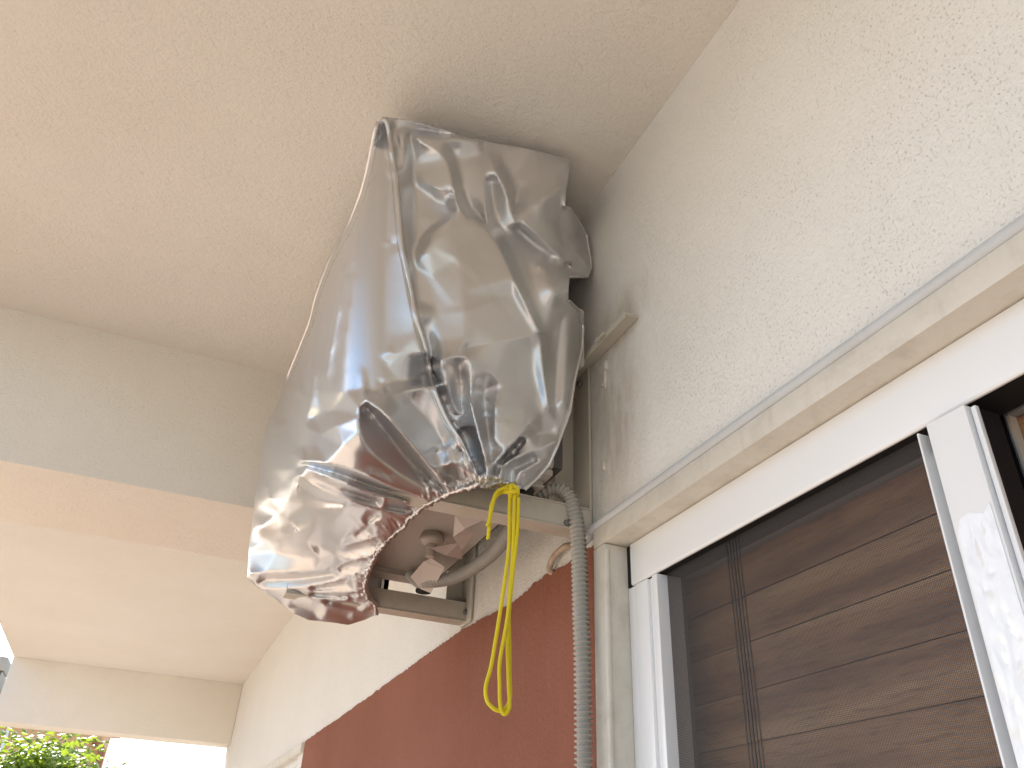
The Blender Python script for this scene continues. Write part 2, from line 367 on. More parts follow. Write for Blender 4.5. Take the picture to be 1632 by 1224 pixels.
# crinkled protective film still stuck on the lower bar
m, nt, b = newmat('clear_film', (0.80, 0.82, 0.84), 0.12, 0, 0.7)
fv = coords(nt, (1, 1.0, 0.6))
vo = nd(nt, 'ShaderNodeTexVoronoi', feature='SMOOTH_F1'); vo.inputs['Scale'].default_value = 95
dv = nd(nt, 'ShaderNodeVectorMath', operation='MULTIPLY_ADD'); nz = nd(nt, 'ShaderNodeTexNoise'); nz.inputs['Scale'].default_value = 40
nt.links.new(fv, nz.inputs['Vector']); nt.links.new(nz.outputs['Color'], dv.inputs[0]); dv.inputs[1].default_value = (.03, .03, .03); nt.links.new(fv, dv.inputs[2]); nt.links.new(dv.outputs[0], vo.inputs['Vector'])
bump(nt, b, vo.outputs['Distance'], 0.5, 0.004); M['film'] = m
fm = MB(); fp = []
for z in np.linspace(1.83, 0.6, 60): fp.append((0.4625 - 0.002 * abs(math.sin(z * 90)), z))
poly = [(0.455, 1.842), (0.445, 1.845), (0.432, 1.839), (0.4235, 1.846)] + [(0.4230, 0.6)] + [p for p in reversed(fp)]
fm.prism(poly, 0.6118, 0.6123, 0); fm.build('protective_film', M['film'], sn)
# woven screen
wm = MB()
SY0, SY1, SZ0, SZ1, SX = 0.4798, 0.9575, 0.02, 1.9525, 0.640
def wire(mb, a, b, h):
    (x0, y0, z0), (x1, y1, z1) = a, b
    if abs(y1 - y0) > abs(z1 - z0): mb.box(x0 - h, x0 + h, y0, y1, z0 - h, z0 + h)
    else: mb.box(x0 - h, x0 + h, y0 - h, y0 + h, z0, z1)
z = SZ1
while z > 1.0:
    wire(wm, (SX, SY0, z), (SX, SY1, z), 0.00018); z -= 0.0019
y = SY0 + 0.001
while y < SY1:
    wire(wm, (SX + 0.0004, y, 1.0), (SX + 0.0004, y, SZ1), 0.00018); y += 0.0019
tag(wm.build('woven_screen', M['wire'], sn), kind='stuff')
ws = MB()
for k in range(5):
    y = 0.790 + k * 0.0062
    ws.box(SX - 0.0009, SX - 0.0004, y - 0.0011, y + 0.0011, 1.0, SZ1)
ws.build('woven_stripe', M['wire_dark'], sn)
MB().box(0.632, 0.648, SY0, SY1, 0.02, 0.6).box(0.632, 0.648, SY0, SY1, 0.62, 0.98).build('lower_panel', M['alu'], sn)

# ---- brown plank door leaves behind the screen
def leaf(y0, y1, ztop, label, name='plank_door', s=0.028):
    t = thing(name, label, 'door', (0.72, (y0 + y1) / 2, 0), 'brown door leaves behind the screen')
    fr = MB(); X0, X1 = 0.690, 0.745
    fr.box(X0, X1, y1 - s, y1, 0.01, ztop); fr.box(X0, X1, y0, y1 - s, ztop - 0.011, ztop); fr.build('frame', M['grey_alu'], t, bevel=0.002)
    MB().box(X0 + 0.002, X1 - .004, y0 + .0, y1 - s, 0.01, 1.18).build('lower_panel', M['wood'], t)
    me = None; k = 0; zc = 1.96 if ztop > 1.97 else 1.95
    zt = ztop - 0.0115; zb = 1.84 + 0.06 * int((zt - 1.84) / 0.06)
    edges = [zt] + [round(zb - 0.06 * i, 4) for i in range(0, 13)]
    if edges[0] - edges[1] < 0.012: edges.pop(1)
    for hi, lo in zip(edges, edges[1:]):
        if lo < 1.18: break
        h = hi - lo; zc = (hi + lo) / 2; L = y1 - s - y0; yc = (y0 + y1 - s) / 2
        if abs(h - 0.06) < 1e-3 and me is not None: mm = me
        else:
            pm = MB(); e = 0.0002; g = 0.0007; pm.prism([(-0.0, -h / 2 + g + e), (-0.0, h / 2 - g - e), (e, h / 2 - g), (0.03, h / 2 - g), (0.03, -h / 2 + g), (e, -h / 2 + g)], -L / 2, L / 2, 1)
            mm = pm.mesh('plank', M['wood'])
            if abs(h - 0.06) < 1e-3: me = mm
        o = link_me('plank', mm, t); o.location = (0.7, yc, zc)
    MB().box(0.7022, 0.734, y0, y1 - s, 1.18, ztop - 0.02).build('backing', M['dark'], t)
    return t
leaf(0.458, 1.028, 1.970, 'brown plank door leaf seen through the dark insect mesh')
t2 = leaf(-0.55, 0.4385, 1.9685, 'brown plank door leaf at the right edge, past the black post', s=0.003)
MB().box(0.689, 0.6995, 0.4325, 0.4354, 0.01, 1.957).build('glazing_bead', M['surround'], t2)
bp = MB().tube([(0.686, 0.4485, 0.01), (0.686, 0.4485, 1.985)], 0.0075, 14); bp.box(0.690, 0.745, 0.4388, 0.4577, 0.01, 1.987)
tag(bp.build('door_post', M['black'], smooth=False), 'glossy black upright post between the two brown plank door leaves', 'door post')

# ---- second doorway further along the wall
d2 = thing('far_door_surround', 'pale door frame far along the wall beyond the red painted band', 'door frame', (0.6, 4.2, 0))
MB().box(0.585, 0.84, E0 - 0.12, E1 + 0.04, 1.982, 2.020).build('lintel', M['surround'], d2, bevel=0.003)
MB().box(0.585, 0.84, E1, E1 + 0.04, 0, 1.9815).build('jamb', M['surround'], d2, bevel=0.002)
MB().box(0.612, 0.65, E0, E1, 0.0, 1.9818).build('white_shutter', M['alu'], d2)

# ================================================================== WALL BRACKET
br = thing('bracket_frame', 'beige painted steel bracket bolted to the wall under the covered unit', 'bracket', (0.598, 1.4, 2.05))
def arm(y):
    a = MB(); x0, x1 = 0.20, 0.5935; z0, z1 = 2.052, 2.0945
    a.box(x0, x1, y, y + 0.003, z0 + 0.0035, z1 - .0032); a.box(x0, x1, y - 0.001, y + 0.040, z0, z0 + 0.003); a.box(x0, x1, y - 0.001, y + 0.030, z1 - 0.003, z1)
    a.box(x0, x1, y + 0.0395, y + 0.042, z0 + 0.0032, z0 + 0.012)
    return a.mesh('arm', M['bracket'], bevel=0.0009)
for y in (1.098, 1.688): link_me('arm', arm(y), br)
def upright(y0, y1, zb, zt):
    u = MB(); u.prism([(y0 + .004, zb), (y1 - .004, zb), (y1, zb + .006), (y1, zt), (y0, zt), (y0, zb + .006)], 0.5940, 0.5985, 0)
    u.box(0.556, 0.5938, y1 - 0.004, y1, zb + 0.03, zt); return u.mesh('upright', M['bracket'], bevel=0.001)
link_me('upright', upright(1.103, 1.166, 2.060, 2.42), br); link_me('upright', upright(1.655, 1.725, 2.045, 2.42), br)
MB().box(0.570, 0.5985, 0.930, 1.95, 2.3795, 2.383).box(0.570, 0.5735, 0.930, 1.95, 2.3715, 2.3793).box(0.562, 0.5695, 0.99, 1.02, 2.3735, 2.379).build('cross_rail', M['bracket'], br, bevel=0.0008)
bme = MB().lathe([(0.0078, 0), (0.0078, 0.0008), (0.0062, 0.0016), (0.0058, 0.0052), (0.0045, 0.0062), (0.001, 0.0064)], (0, 0, 0), (-1, 0, 0), 6).mesh('bolt', M['bolt'])
for y, z in ((1.132, 2.103), (1.700, 2.098), (1.686, 2.072), (1.70, 2.30), (1.132, 2.36)):
    o = link_me('bolt', bme, br); o.location = (0.5938, y, z)
bm2 = MB().lathe([(0.0055, 0), (0.005, 0.004), (0.001, 0.0046)], (0, 0, 0), (0, -1, 0), 8).mesh('rivet', M['bolt'])
for x in (0.548, 0.30):
    o = link_me('rivet', bm2, br); o.location = (x, 1.0978, 2.060)
pad = MB().lathe([(0.017, 0), (0.018, 0.004), (0.0155, 0.009), (0.018, 0.014), (0.016, 0.0175)], (0, 0, 0), (0, 0, 1), 16).mesh('rubber_foot', M['rubber'], smooth=True)
for x, y in ((0.478, 1.115), (0.486, 1.668), (0.262, 1.115), (0.262, 1.700)):
    o = link_me('rubber_foot', pad, br); o.location = (x, y, 2.0946)

# ================================================================== AIR CONDITIONER (under the cover)
ac = thing('air_conditioner', 'outdoor air conditioner unit hidden inside the silver cover, pan underside showing', 'air conditioner', (0.36, 1.4, 2.11))
MB().box(0.20, 0.515, 1.072, 1.70, 2.1385, 2.56).build('casing', M['unit'], ac, bevel=0.012, seg=3)
MB().box(0.5155, 0.532, 1.080, 1.69, 2.145, 2.55).build('rear_shade_panel', M['grey_dark'], ac, bevel=0.002)  # dark panel painting in the shade on the back of the casing
bpn = MB().box(0.205, 0.512, 1.075, 1.695, 2.126, 2.138)
bpn.build('base_pan', M['unit'], ac, bevel=0.003)
for y in (1.095, 1.640):
    MB().box(0.215, 0.505, y, y + 0.042, 2.1125, 2.1165).box(0.215, 0.505, y + 0.003, y + 0.006, 2.1166, 2.1258).build('foot_rail', M['unit'], ac, bevel=0.001)
dr = MB().lathe([(0.006, 2.0785), (0.0085, 2.079), (0.0088, 2.094), (0.0105, 2.0945), (0.0105, 2.1035), (0.017, 2.1045), (0.0235, 2.110), (0.0245, 2.1135), (0.020, 2.1255)], (0.417, 1.41, 0), n=28)
dr.build('drain_nozzle', M['drain'], ac, smooth=False, bevel=0.0006)
MB().box(0.48, 0.562, 1.050, 1.0715, 2.34, 2.47).build('valve_cover', M['bracket'], ac, bevel=0.016, seg=4)
# loose flaps of insulation sheet
fo = MB()
def flap(pts, faces): fo.add(pts, faces)
flap([(0.405, 1.185, 2.117), (0.440, 1.185, 2.110), (0.443, 1.215, 2.085), (0.425, 1.245, 2.078), (0.455, 1.275, 2.088), (0.448, 1.318, 2.068), (0.420, 1.290, 2.078), (0.402, 1.235, 2.095)], [(0, 1, 2, 7), (7, 2, 3), (3, 4, 6), (4, 5, 6), (7, 3, 6)])
flap([(0.405, 1.375, 2.083), (0.440, 1.385, 2.078), (0.480, 1.405, 2.084), (0.455, 1.355, 2.096), (0.432, 1.300, 2.072), (0.436, 1.365, 2.092)], [(0, 1, 5), (1, 2, 3), (1, 3, 5), (5, 3, 4)])
flap([(0.425, 1.430, 2.085), (0.452, 1.425, 2.070), (0.465, 1.47, 2.082), (0.470, 1.56, 2.060), (0.452, 1.575, 2.070), (0.425, 1.565, 2.088), (0.43, 1.50, 2.10)], [(0, 1, 6), (1, 2, 6), (2, 3, 6), (3, 4, 6), (4, 5, 6)])
fo.build('insulation_flap', M['foil'], ac)

# ================================================================== CORRUGATED HOSE
hp = [(0.44, 1.62, 2.112), (0.452, 1.585, 2.088), (0.466, 1.539, 2.078), (0.491, 1.494, 2.076), (0.508, 1.42, 2.077), (0.512, 1.32, 2.079), (0.503, 1.225, 2.086), (0.504, 1.160, 2.103), (0.520, 1.128, 2.119), (0.540, 1.113, 2.124), (0.555, 1.102, 2.108), (0.5625, 1.093, 2.067), (0.566, 1.089, 2.012), (0.566, 1.084, 1.92), (0.566, 1.079, 1.835), (0.566, 1.0775, 1.70), (0.567, 1.077, 1.4), (0.567, 1.077, 0.9), (0.567, 1.077, 0.05)]
path = even(spline(hp, 10), 0.00125); rs = []
for i in range(len(path)):
    ph = (i % 6) / 6; rs.append(0.0098 + 0.0040 * max(0, math.sin(2 * math.pi * ph)) ** 0.6 - 0.0004 * (ph > .55))
hz = MB().tube(path, rs, 14).build('corrugated_hose', M['hose'], smooth=True)
tag(hz, 'grey corrugated plastic hose curving over the bracket and down the red wall', 'hose')

# ================================================================== SILVER COVER
OUT = np.array([0.1231,0.97,2.6856,0.1179,0.975,2.6753,0.1164,0.985,2.6562,0.126,1.07,2.6504,0.1285,1.12,2.637,0.1283,1.22,2.6433,0.1248,1.33,2.6736,0.1216,1.41,2.6864,0.1215,1.53,2.6871,0.1242,1.6,2.6523,0.1135,1.72,2.5895,0.113,1.73,2.5699,0.1072,1.74,2.5383,0.0952,1.74,2.4641,0.0894,1.74,2.393,0.0974,1.74,2.3327,0.0999,1.74,2.3069,0.0994,1.74,2.2761,0.1074,1.74,2.205,0.1114,1.74,2.1514,0.1219,1.74,2.0857,0.1491,1.76,2.0744,0.19,1.7657,2.0589,0.234,1.7714,2.0355,0.2673,1.7771,2.0285,0.3173,1.7829,2.032,0.3574,1.7886,2.0338,0.3933,1.7943,2.0516,0.4389,1.8,2.0813,0.4063,1.7418,2.053,0.3878,1.6791,2.053,0.359,1.6367,2.053,0.3324,1.5596,2.053,0.3164,1.4696,2.053,0.3064,1.3743,2.053,0.3056,1.3019,2.053,0.3073,1.2618,2.053,0.3132,1.2303,2.053,0.3086,1.1907,2.053,0.3136,1.1662,2.053,0.3155,1.133,2.053,0.3219,1.1092,2.053,0.3365,1.0623,2.053,0.3569,1.0325,2.053,0.3599,1.01,2.0504,0.375,1.015,2.0518,0.3924,1.02,2.0629,0.4085,1.025,2.0675,0.4344,1.03,2.0681,0.4428,1.03,2.0689,0.4654,1.035,2.0951,0.4831,1.03,2.1209,0.491,1.02,2.1482,0.5142,1.02,2.22,0.5275,1.03,2.2868,0.551,1.045,2.3737,0.5558,1.05,2.427,0.5378,1.03,2.4416,0.5012,1.,2.432,0.4962,0.99,2.4441,0.5024,1.,2.4707,0.5086,1.01,2.4964,0.577,1.07,2.5666,0.5918,1.08,2.607,0.5821,1.08,2.6849,0.548,1.05,2.6846,0.5019,1.,2.658,0.4865,0.985,2.6412,0.484,0.975,2.6735,0.491,0.968,2.7514,0.3914,0.97,2.7375,0.3225,0.9708,2.7208,0.3103,0.9717,2.7207,0.2887,0.9725,2.7151,0.2262,0.9733,2.7107,0.1737,0.9742,2.7056,0.1413,0.975,2.6973]).reshape(-1, 3)
FOLD = [
(0,[0.1349,0.9636,2.6587,0.1458,0.9549,2.5954,0.1578,0.9592,2.5527,0.172,0.9594,2.4802,0.1864,0.9556,2.4018,0.1954,0.9579,2.3747,0.2127,0.9584,2.3128,0.2259,0.9612,2.2726,0.2499,0.9663,2.2191]),
(0,[0.1758,0.9824,2.7098,0.1858,0.9927,2.6696,0.2007,0.9985,2.5722,0.211,0.9953,2.5,0.2175,0.9916,2.4489]),
(0,[0.16,0.9663,2.6534,0.1797,0.9785,2.574,0.1969,0.9853,2.4996,0.2097,0.9892,2.4248,0.2281,0.9821,2.3229]),
(1,[0.1859,0.9545,2.6428,0.2243,0.9546,2.6618,0.2639,0.9549,2.6818,0.3022,0.9607,2.7019]),
(0,[0.1872,0.9925,2.7098,0.2326,0.9966,2.727,0.2836,0.9839,2.7254]),
(1,[0.1904,0.9574,2.6416,0.236,0.9572,2.632,0.2494,0.9522,2.5913,0.2613,0.9524,2.5458,0.268,0.9482,2.5128,0.2843,0.953,2.4996,0.302,0.9563,2.5056]),
(0,[0.2578,0.979,2.6743,0.2783,0.9892,2.6295,0.2892,0.9947,2.5926,0.3038,0.9967,2.5669,0.3194,0.9915,2.5524,0.3331,0.984,2.5322]),
(1,[0.302,0.9563,2.5056,0.341,0.9583,2.4777,0.3619,0.9568,2.4347,0.3904,0.954,2.3725,0.4339,0.9723,2.3228]),
(0,[0.3485,0.9772,2.5239,0.3714,0.9876,2.5082,0.3952,0.9921,2.4706,0.4229,0.988,2.4016,0.4524,0.9963,2.3575]),
(1,[0.2268,0.9668,2.5587,0.2414,0.9611,2.551,0.2637,0.9682,2.557]),
(0,[0.2269,0.9857,2.5643,0.2466,0.988,2.5452,0.2626,0.977,2.5274]),
(1,[0.2189,0.9919,2.4469,0.2362,0.9651,2.4565,0.2609,0.9519,2.4818]),
(0,[0.2214,0.994,2.4607,0.2392,0.984,2.4905,0.2601,0.9684,2.5086]),
(0,[0.2295,0.9636,2.412,0.2486,0.9514,2.4472,0.2787,0.9523,2.4825]),
(0,[0.2472,0.9742,2.3745,0.2594,0.9783,2.3063,0.2698,0.9767,2.2548]),
(0,[0.2774,0.9573,2.4256,0.2966,0.9564,2.3411,0.3081,0.9604,2.2625]),
(1,[0.3131,0.9751,2.7173,0.3194,0.9687,2.616,0.3243,0.9652,2.5153,0.3434,0.9716,2.5112]),
(0,[0.336,0.9896,2.6403,0.3433,0.9898,2.5808,0.3569,0.9881,2.5397]),
(1,[0.3192,0.9705,2.6903,0.3342,0.9569,2.632,0.3566,0.9566,2.5919,0.3707,0.9628,2.5518,0.3793,0.9674,2.5371]),
(0,[0.3508,0.9758,2.6992,0.3738,0.9915,2.6756,0.391,0.9938,2.6528,0.3838,0.9901,2.6048]),
(1,[0.3862,0.99,2.6073,0.4134,0.9693,2.6399,0.4424,0.9648,2.6781,0.4768,0.961,2.7256]),
(0,[0.4067,0.9649,2.5858,0.4345,0.9591,2.6113,0.4611,0.9628,2.6551]),
(1,[0.3738,0.9679,2.5592,0.4105,0.9702,2.5404,0.4518,0.9926,2.5368,0.494,1.0092,2.5304]),
(0,[0.3972,0.9933,2.5531,0.4323,1.0048,2.5466,0.4761,1.0167,2.5325]),
(0,[0.4308,0.9762,2.5751,0.4628,0.9907,2.5777,0.4921,1.0162,2.5719]),
(1,[0.4381,0.9894,2.4777,0.4765,1.004,2.5122,0.519,1.0282,2.5518]),
(1,[0.4663,0.9656,2.6601,0.4954,1.0241,2.6274,0.5041,1.0219,2.5472]),
(0,[0.3789,0.9884,2.5325,0.4071,1.0017,2.5191,0.4235,1.0039,2.4978,0.4333,0.9884,2.4123,0.4599,0.9911,2.387]),
(0,[0.4488,0.9889,2.4741,0.4513,0.972,2.4273,0.4626,0.9705,2.4098,0.4797,0.984,2.4535]),
(0,[0.387,0.9702,2.3829,0.4197,0.9764,2.3336]),
(1,[0.3127,0.9711,2.2554,0.3686,0.9677,2.2805,0.4366,0.9782,2.3251]),
(1,[0.438,0.9812,2.3261,0.4495,0.9909,2.2686,0.4605,0.9928,2.2098,0.468,1.0014,2.2014]),
(0,[0.4331,0.9961,2.3,0.4456,1.008,2.2495,0.4547,1.0033,2.1965]),
(1,[0.4969,0.9962,2.4209,0.4924,1.0135,2.3807,0.4884,1.0202,2.2812,0.4879,1.0173,2.2068,0.4902,1.0163,2.1642]),
(0,[0.5078,1.0081,2.4108,0.5084,1.016,2.3357,0.4954,1.0076,2.2274]),
(0,[0.4723,1.0084,2.3588,0.4752,1.0125,2.2978,0.4776,1.0104,2.224]),
(0,[0.5185,1.0193,2.6573,0.5536,1.0612,2.6494,0.5587,1.061,2.5862]),
(1,[0.5245,1.0523,2.5665,0.5308,1.0489,2.5476,0.5568,1.0603,2.5582]),
(1,[0.5151,1.0313,2.6092,0.5333,1.0407,2.6001,0.5783,1.067,2.5854]),
(0,[0.557,1.0728,2.6857,0.5732,1.0801,2.6393]),
(0,[0.2419,0.9857,2.2812,0.2632,1.0085,2.255,0.2772,1.0219,2.232,0.286,1.0216,2.2135]),
(1,[0.2813,0.9862,2.1887,0.2729,0.9675,2.1988,0.2688,0.9517,2.2048,0.2748,0.9542,2.2137,0.3021,0.9587,2.2271,0.3181,0.9608,2.2264,0.3481,0.9747,2.2277,0.3809,0.9889,2.2143]),
(0,[0.4149,0.9911,2.1873,0.4247,0.988,2.1692,0.4314,0.9902,2.1554]),
(0,[0.2748,0.9525,2.206,0.2855,0.9681,2.1808,0.3023,0.9946,2.164,0.3202,1.0033,2.1548]),
(0,[0.2997,0.9761,2.2232,0.3179,1.0001,2.2083,0.3277,1.0132,2.1842,0.3232,1.0032,2.1555]),
(0,[0.3177,0.9588,2.2205,0.3242,0.9689,2.198,0.326,0.9714,2.1722]),
(0,[0.2908,1.0042,2.1859,0.3044,1.0187,2.1696,0.3139,1.012,2.1489]),
(1,[0.3233,0.9635,2.1542,0.3326,0.9652,2.1299,0.3413,0.9653,2.1021,0.3507,0.9687,2.0826,0.3597,0.977,2.0703]),
(1,[0.3116,1.0076,2.1569,0.3249,1.0106,2.1555,0.329,1.0012,2.1615]),
(0,[0.314,1.0242,2.1507,0.3381,1.0322,2.1412,0.3515,1.0305,2.1166,0.3591,1.0239,2.089]),
(0,[0.3214,1.009,2.1417,0.3422,1.0276,2.1184,0.3647,1.038,2.086]),
(0,[0.3578,1.0102,2.2138,0.3669,1.0161,2.1739,0.3728,1.0083,2.1275,0.3744,0.9988,2.0866]),
(0,[0.3681,0.9769,2.1648,0.369,0.9821,2.114]),
(1,[0.4298,0.9869,2.16,0.4052,0.9754,2.1231,0.3872,0.978,2.0978,0.373,0.9816,2.0755]),
(1,[0.4339,0.9956,2.1565,0.4324,0.998,2.1376,0.4181,1.0016,2.1141]),
(0,[0.438,1.0355,2.1514,0.4201,1.0416,2.1287,0.4002,1.0336,2.0987]),
(1,[0.4848,1.0049,2.1507,0.4529,1.0006,2.1264,0.42,0.996,2.1078,0.3879,0.994,2.0784]),
(0,[0.4841,1.0224,2.1736,0.4533,1.0148,2.1621]),
(0,[0.4576,1.0336,2.1219,0.4189,1.0279,2.0942]),
(1,[0.4713,1.0122,2.1232,0.4255,1.0064,2.0842]),
(0,[0.3706,0.9935,2.063,0.3817,1.0039,2.0649,0.3871,1.0022,2.0634]),
(0,[0.3867,1.0265,2.0674]),
(1,[0.3637,0.9867,2.0685,0.3695,0.9961,2.0508]),
(1,[0.2669,0.9742,2.1723,0.2922,0.983,2.1315,0.3034,0.9804,2.1153,0.3155,0.9783,2.0988,0.3395,0.9871,2.068,0.3498,0.9941,2.0565]),
(1,[0.1685,0.9555,2.1134,0.1918,0.9564,2.1275,0.2307,0.9749,2.1549,0.2618,0.9757,2.1707,0.279,0.9775,2.1809]),
(0,[0.1958,0.9878,2.1639,0.2323,0.9903,2.1824]),
(0,[0.1952,0.9746,2.2129,0.2243,0.9746,2.2107]),
(1,[0.1428,0.9952,2.4275,0.1784,0.9767,2.4172]),
(0,[0.1663,0.9928,2.1711,0.1702,0.9883,2.1484]),
(0,[0.1165,1.1368,2.4069,0.1162,1.1726,2.3369,0.1202,1.2099,2.2829]),
(0,[0.1111,1.4258,2.4426,0.1126,1.4437,2.3562,0.1195,1.454,2.2961,0.127,1.2441,2.1161]),
(0,[0.1186,1.1941,2.2733,0.1221,1.2263,2.2173,0.1301,1.2518,2.1704]),
(1,[0.1183,1.0587,2.404,0.1229,1.0676,2.3086,0.1303,1.1186,2.2332]),
(0,[0.124,1.0401,2.3919,0.1311,1.056,2.3036,0.139,1.0881,2.2181]),
(1,[0.1127,1.2767,2.4606,0.1147,1.2631,2.3253]),
(0,[0.1164,1.2199,2.423,0.1222,1.2309,2.3086]),
(0,[0.1013,1.5785,2.3633,0.1038,1.561,2.2961,0.1117,1.5541,2.238]),
(1,[0.145,1.0122,2.0953,0.1409,1.1109,2.1294,0.1347,1.1486,2.1263]),
(0,[0.1357,1.2303,2.2169,0.1492,1.1138,2.172]),
(1,[0.1675,0.9444,2.1062,0.1923,0.9287,2.084,0.2338,0.9522,2.0667,0.2918,1.0016,2.0504,0.3236,1.0309,2.044]),
(0,[0.1769,0.9776,2.1134,0.197,0.9856,2.1005,0.2304,1.0097,2.0874,0.265,1.0432,2.0806,0.3058,1.0759,2.0731,0.3321,1.0823,2.0638]),
(0,[0.1603,0.9526,2.0976,0.1626,0.9546,2.0681,0.1798,0.967,2.0478,0.2306,1.0195,2.0489,0.2885,1.0563,2.0538,0.3194,1.0654,2.05]),
(0,[0.2222,0.9636,2.1183,0.2458,0.9731,2.0989,0.2816,0.9932,2.0872]),
(0,[0.2406,0.9884,2.1469,0.2737,0.9959,2.128,0.3063,1.0052,2.0938]),
(1,[0.2909,1.0053,2.0829,0.3083,0.9879,2.0893,0.3287,0.9966,2.0922]),
(0,[0.2998,0.9997,2.0593,0.3097,0.9864,2.0657,0.3372,0.9944,2.0587]),
(0,[0.3216,1.043,2.071,0.348,1.043,2.0656]),
(1,[0.121,1.1331,2.0878,0.1417,1.0461,2.0516,0.1881,1.0069,2.0307,0.2434,1.0495,2.0379,0.3121,1.0835,2.0454]),
(0,[0.1531,0.9879,2.053,0.175,0.9815,2.041,0.2316,1.0282,2.046]),
(0,[0.1295,1.1651,2.0966,0.1797,1.0731,2.0514,0.2323,1.1034,2.0557,0.2819,1.1232,2.061,0.3142,1.1313,2.0595]),
(1,[0.1286,1.1323,2.0766,0.1679,1.0641,2.037,0.2211,1.0836,2.036,0.2848,1.11,2.0449]),
(0,[0.1486,1.1417,2.0654,0.1885,1.1266,2.0524,0.2436,1.144,2.0536]),
(1,[0.1249,1.1723,2.0814,0.1479,1.1447,2.056,0.1951,1.1301,2.0398,0.2329,1.1407,2.0386,0.2982,1.1608,2.0462]),
(1,[0.1273,1.2334,2.1037,0.1477,1.2952,2.1008,0.1641,1.3358,2.0947]),
(0,[0.1478,1.2441,2.0915,0.1695,1.2599,2.0858,0.2024,1.2047,2.0623]),
(1,[0.1647,1.3393,2.095,0.1976,1.2005,2.0542,0.2336,1.1537,2.0438]),
(0,[0.2685,1.1606,2.0538,0.3005,1.1661,2.0583]),
(1,[0.1099,1.5883,2.2296,0.1175,1.5488,2.1918,0.1438,1.4317,2.1383,0.1277,1.2728,2.1183,0.1247,1.1794,2.0844,0.1438,1.3156,2.1082]),
(0,[0.126,1.4796,2.1831,0.1295,1.4182,2.1714]),
(1,[0.1172,1.5456,2.1905,0.1495,1.4923,2.1335,0.1868,1.4693,2.0937,0.2202,1.5107,2.079,0.2561,1.5659,2.0737]),
(1,[0.1339,1.5524,2.1672,0.1522,1.5797,2.1344,0.1721,1.6301,2.1141]),
(0,[0.1205,1.6492,2.1663,0.1368,1.6786,2.1522]),
(0,[0.1694,1.4882,2.1182,0.1783,1.5777,2.1124,0.2012,1.5709,2.095]),
(1,[0.1544,1.4648,2.1255,0.167,1.4765,2.1198,0.1769,1.4843,2.1057]),
(0,[0.1607,1.6528,2.1207,0.1887,1.6148,2.1055,0.2231,1.5526,2.0905]),
(1,[0.1265,1.7098,2.0869,0.158,1.6706,2.0845,0.1951,1.6211,2.0772,0.2561,1.5659,2.0737]),
(0,[0.1839,1.3551,2.0849,0.2065,1.3504,2.076,0.2089,1.2268,2.0537]),
(0,[0.2211,1.4823,2.0885,0.2204,1.3589,2.0702]),
(1,[0.2368,1.1582,2.0441,0.237,1.2788,2.0541,0.2396,1.3954,2.0652]),
(0,[0.2628,1.2151,2.0549,0.2554,1.3133,2.061]),
(1,[0.2751,1.1621,2.0451,0.2544,1.2178,2.0455,0.2425,1.3624,2.0628]),
(1,[0.2998,1.2484,2.0468,0.275,1.2841,2.0467,0.2496,1.3703,2.0586,0.2404,1.3989,2.0654]),
(0,[0.2988,1.3508,2.0614,0.2781,1.4083,2.0684,0.2649,1.4366,2.0692]),
(1,[0.2446,1.4265,2.0718,0.2538,1.4876,2.0715,0.2627,1.5564,2.0745]),
(1,[0.2636,1.5404,2.0697,0.2701,1.4572,2.0598,0.3,1.3617,2.0489]),
(0,[0.2787,1.5381,2.0729,0.3068,1.4454,2.0591]),
(1,[0.1278,1.7206,2.0876,0.1478,1.7477,2.072]),
(0,[0.1602,1.73,2.0879,0.2113,1.6796,2.0818,0.2728,1.5984,2.0774]),
(1,[0.1542,1.7426,2.0689,0.2144,1.6745,2.0596,0.2788,1.5792,2.0611,0.299,1.5028,2.0545]),
(0,[0.2529,1.6787,2.0672,0.3029,1.6084,2.0647]),
(1,[0.2062,1.6933,2.0596,0.2768,1.6468,2.0555,0.3263,1.5897,2.0503]),
(0,[0.2588,1.7034,2.0617,0.3275,1.6514,2.0572]),
(1,[0.1704,1.7252,2.0653,0.2501,1.6888,2.0497,0.3236,1.6577,2.0491]),
(0,[0.2881,1.7102,2.0549,0.3481,1.7058,2.0538]),
(1,[0.1984,1.7206,2.058,0.2772,1.6944,2.0436,0.3773,1.7302,2.047]),
(0,[0.2319,1.7596,2.0497,0.2737,1.7608,2.043]),
(0,[0.2955,1.7323,2.039,0.3428,1.7634,2.0446]),
(0,[0.1229,1.0125,2.7003]),
(0,[0.1284,1.0043,2.6943]),
(0,[0.1491,0.9886,2.6879]),
(0,[0.1584,0.9855,2.6893]),
(0,[0.129,1.0036,2.6774]),
(0,[0.1347,0.9977,2.674]),
(0,[0.1415,0.9926,2.672]),
(0,[0.1495,0.9884,2.6715]),
(0,[0.124,1.0105,2.6659]),
(0,[0.1295,1.003,2.6607]),
(0,[0.1352,0.9973,2.6576]),
(0,[0.142,0.9923,2.6557]),
(0,[0.15,0.9882,2.6554]),
(0,[0.1592,0.9853,2.6569]),
(0,[0.1246,1.0097,2.6491]),
(0,[0.13,1.0024,2.6443]),
(0,[0.1357,0.9969,2.6414]),
(0,[0.1425,0.9921,2.6397]),
(0,[0.1597,0.9852,2.641]),
(0,[0.1251,1.0091,2.6328]),
(0,[0.1306,1.002,2.6283]),
(0,[0.1362,0.9967,2.6255]),
(0,[0.143,0.9919,2.6239]),
(0,[0.1601,0.9852,2.6253]),
(0,[0.1205,1.0181,2.6239]),
(0,[0.1257,1.0085,2.6167]),
(0,[0.1311,1.0017,2.6124]),
(0,[0.1368,0.9964,2.6099]),
(0,[0.1435,0.9917,2.6084]),
(0,[0.1513,0.9879,2.6082]),
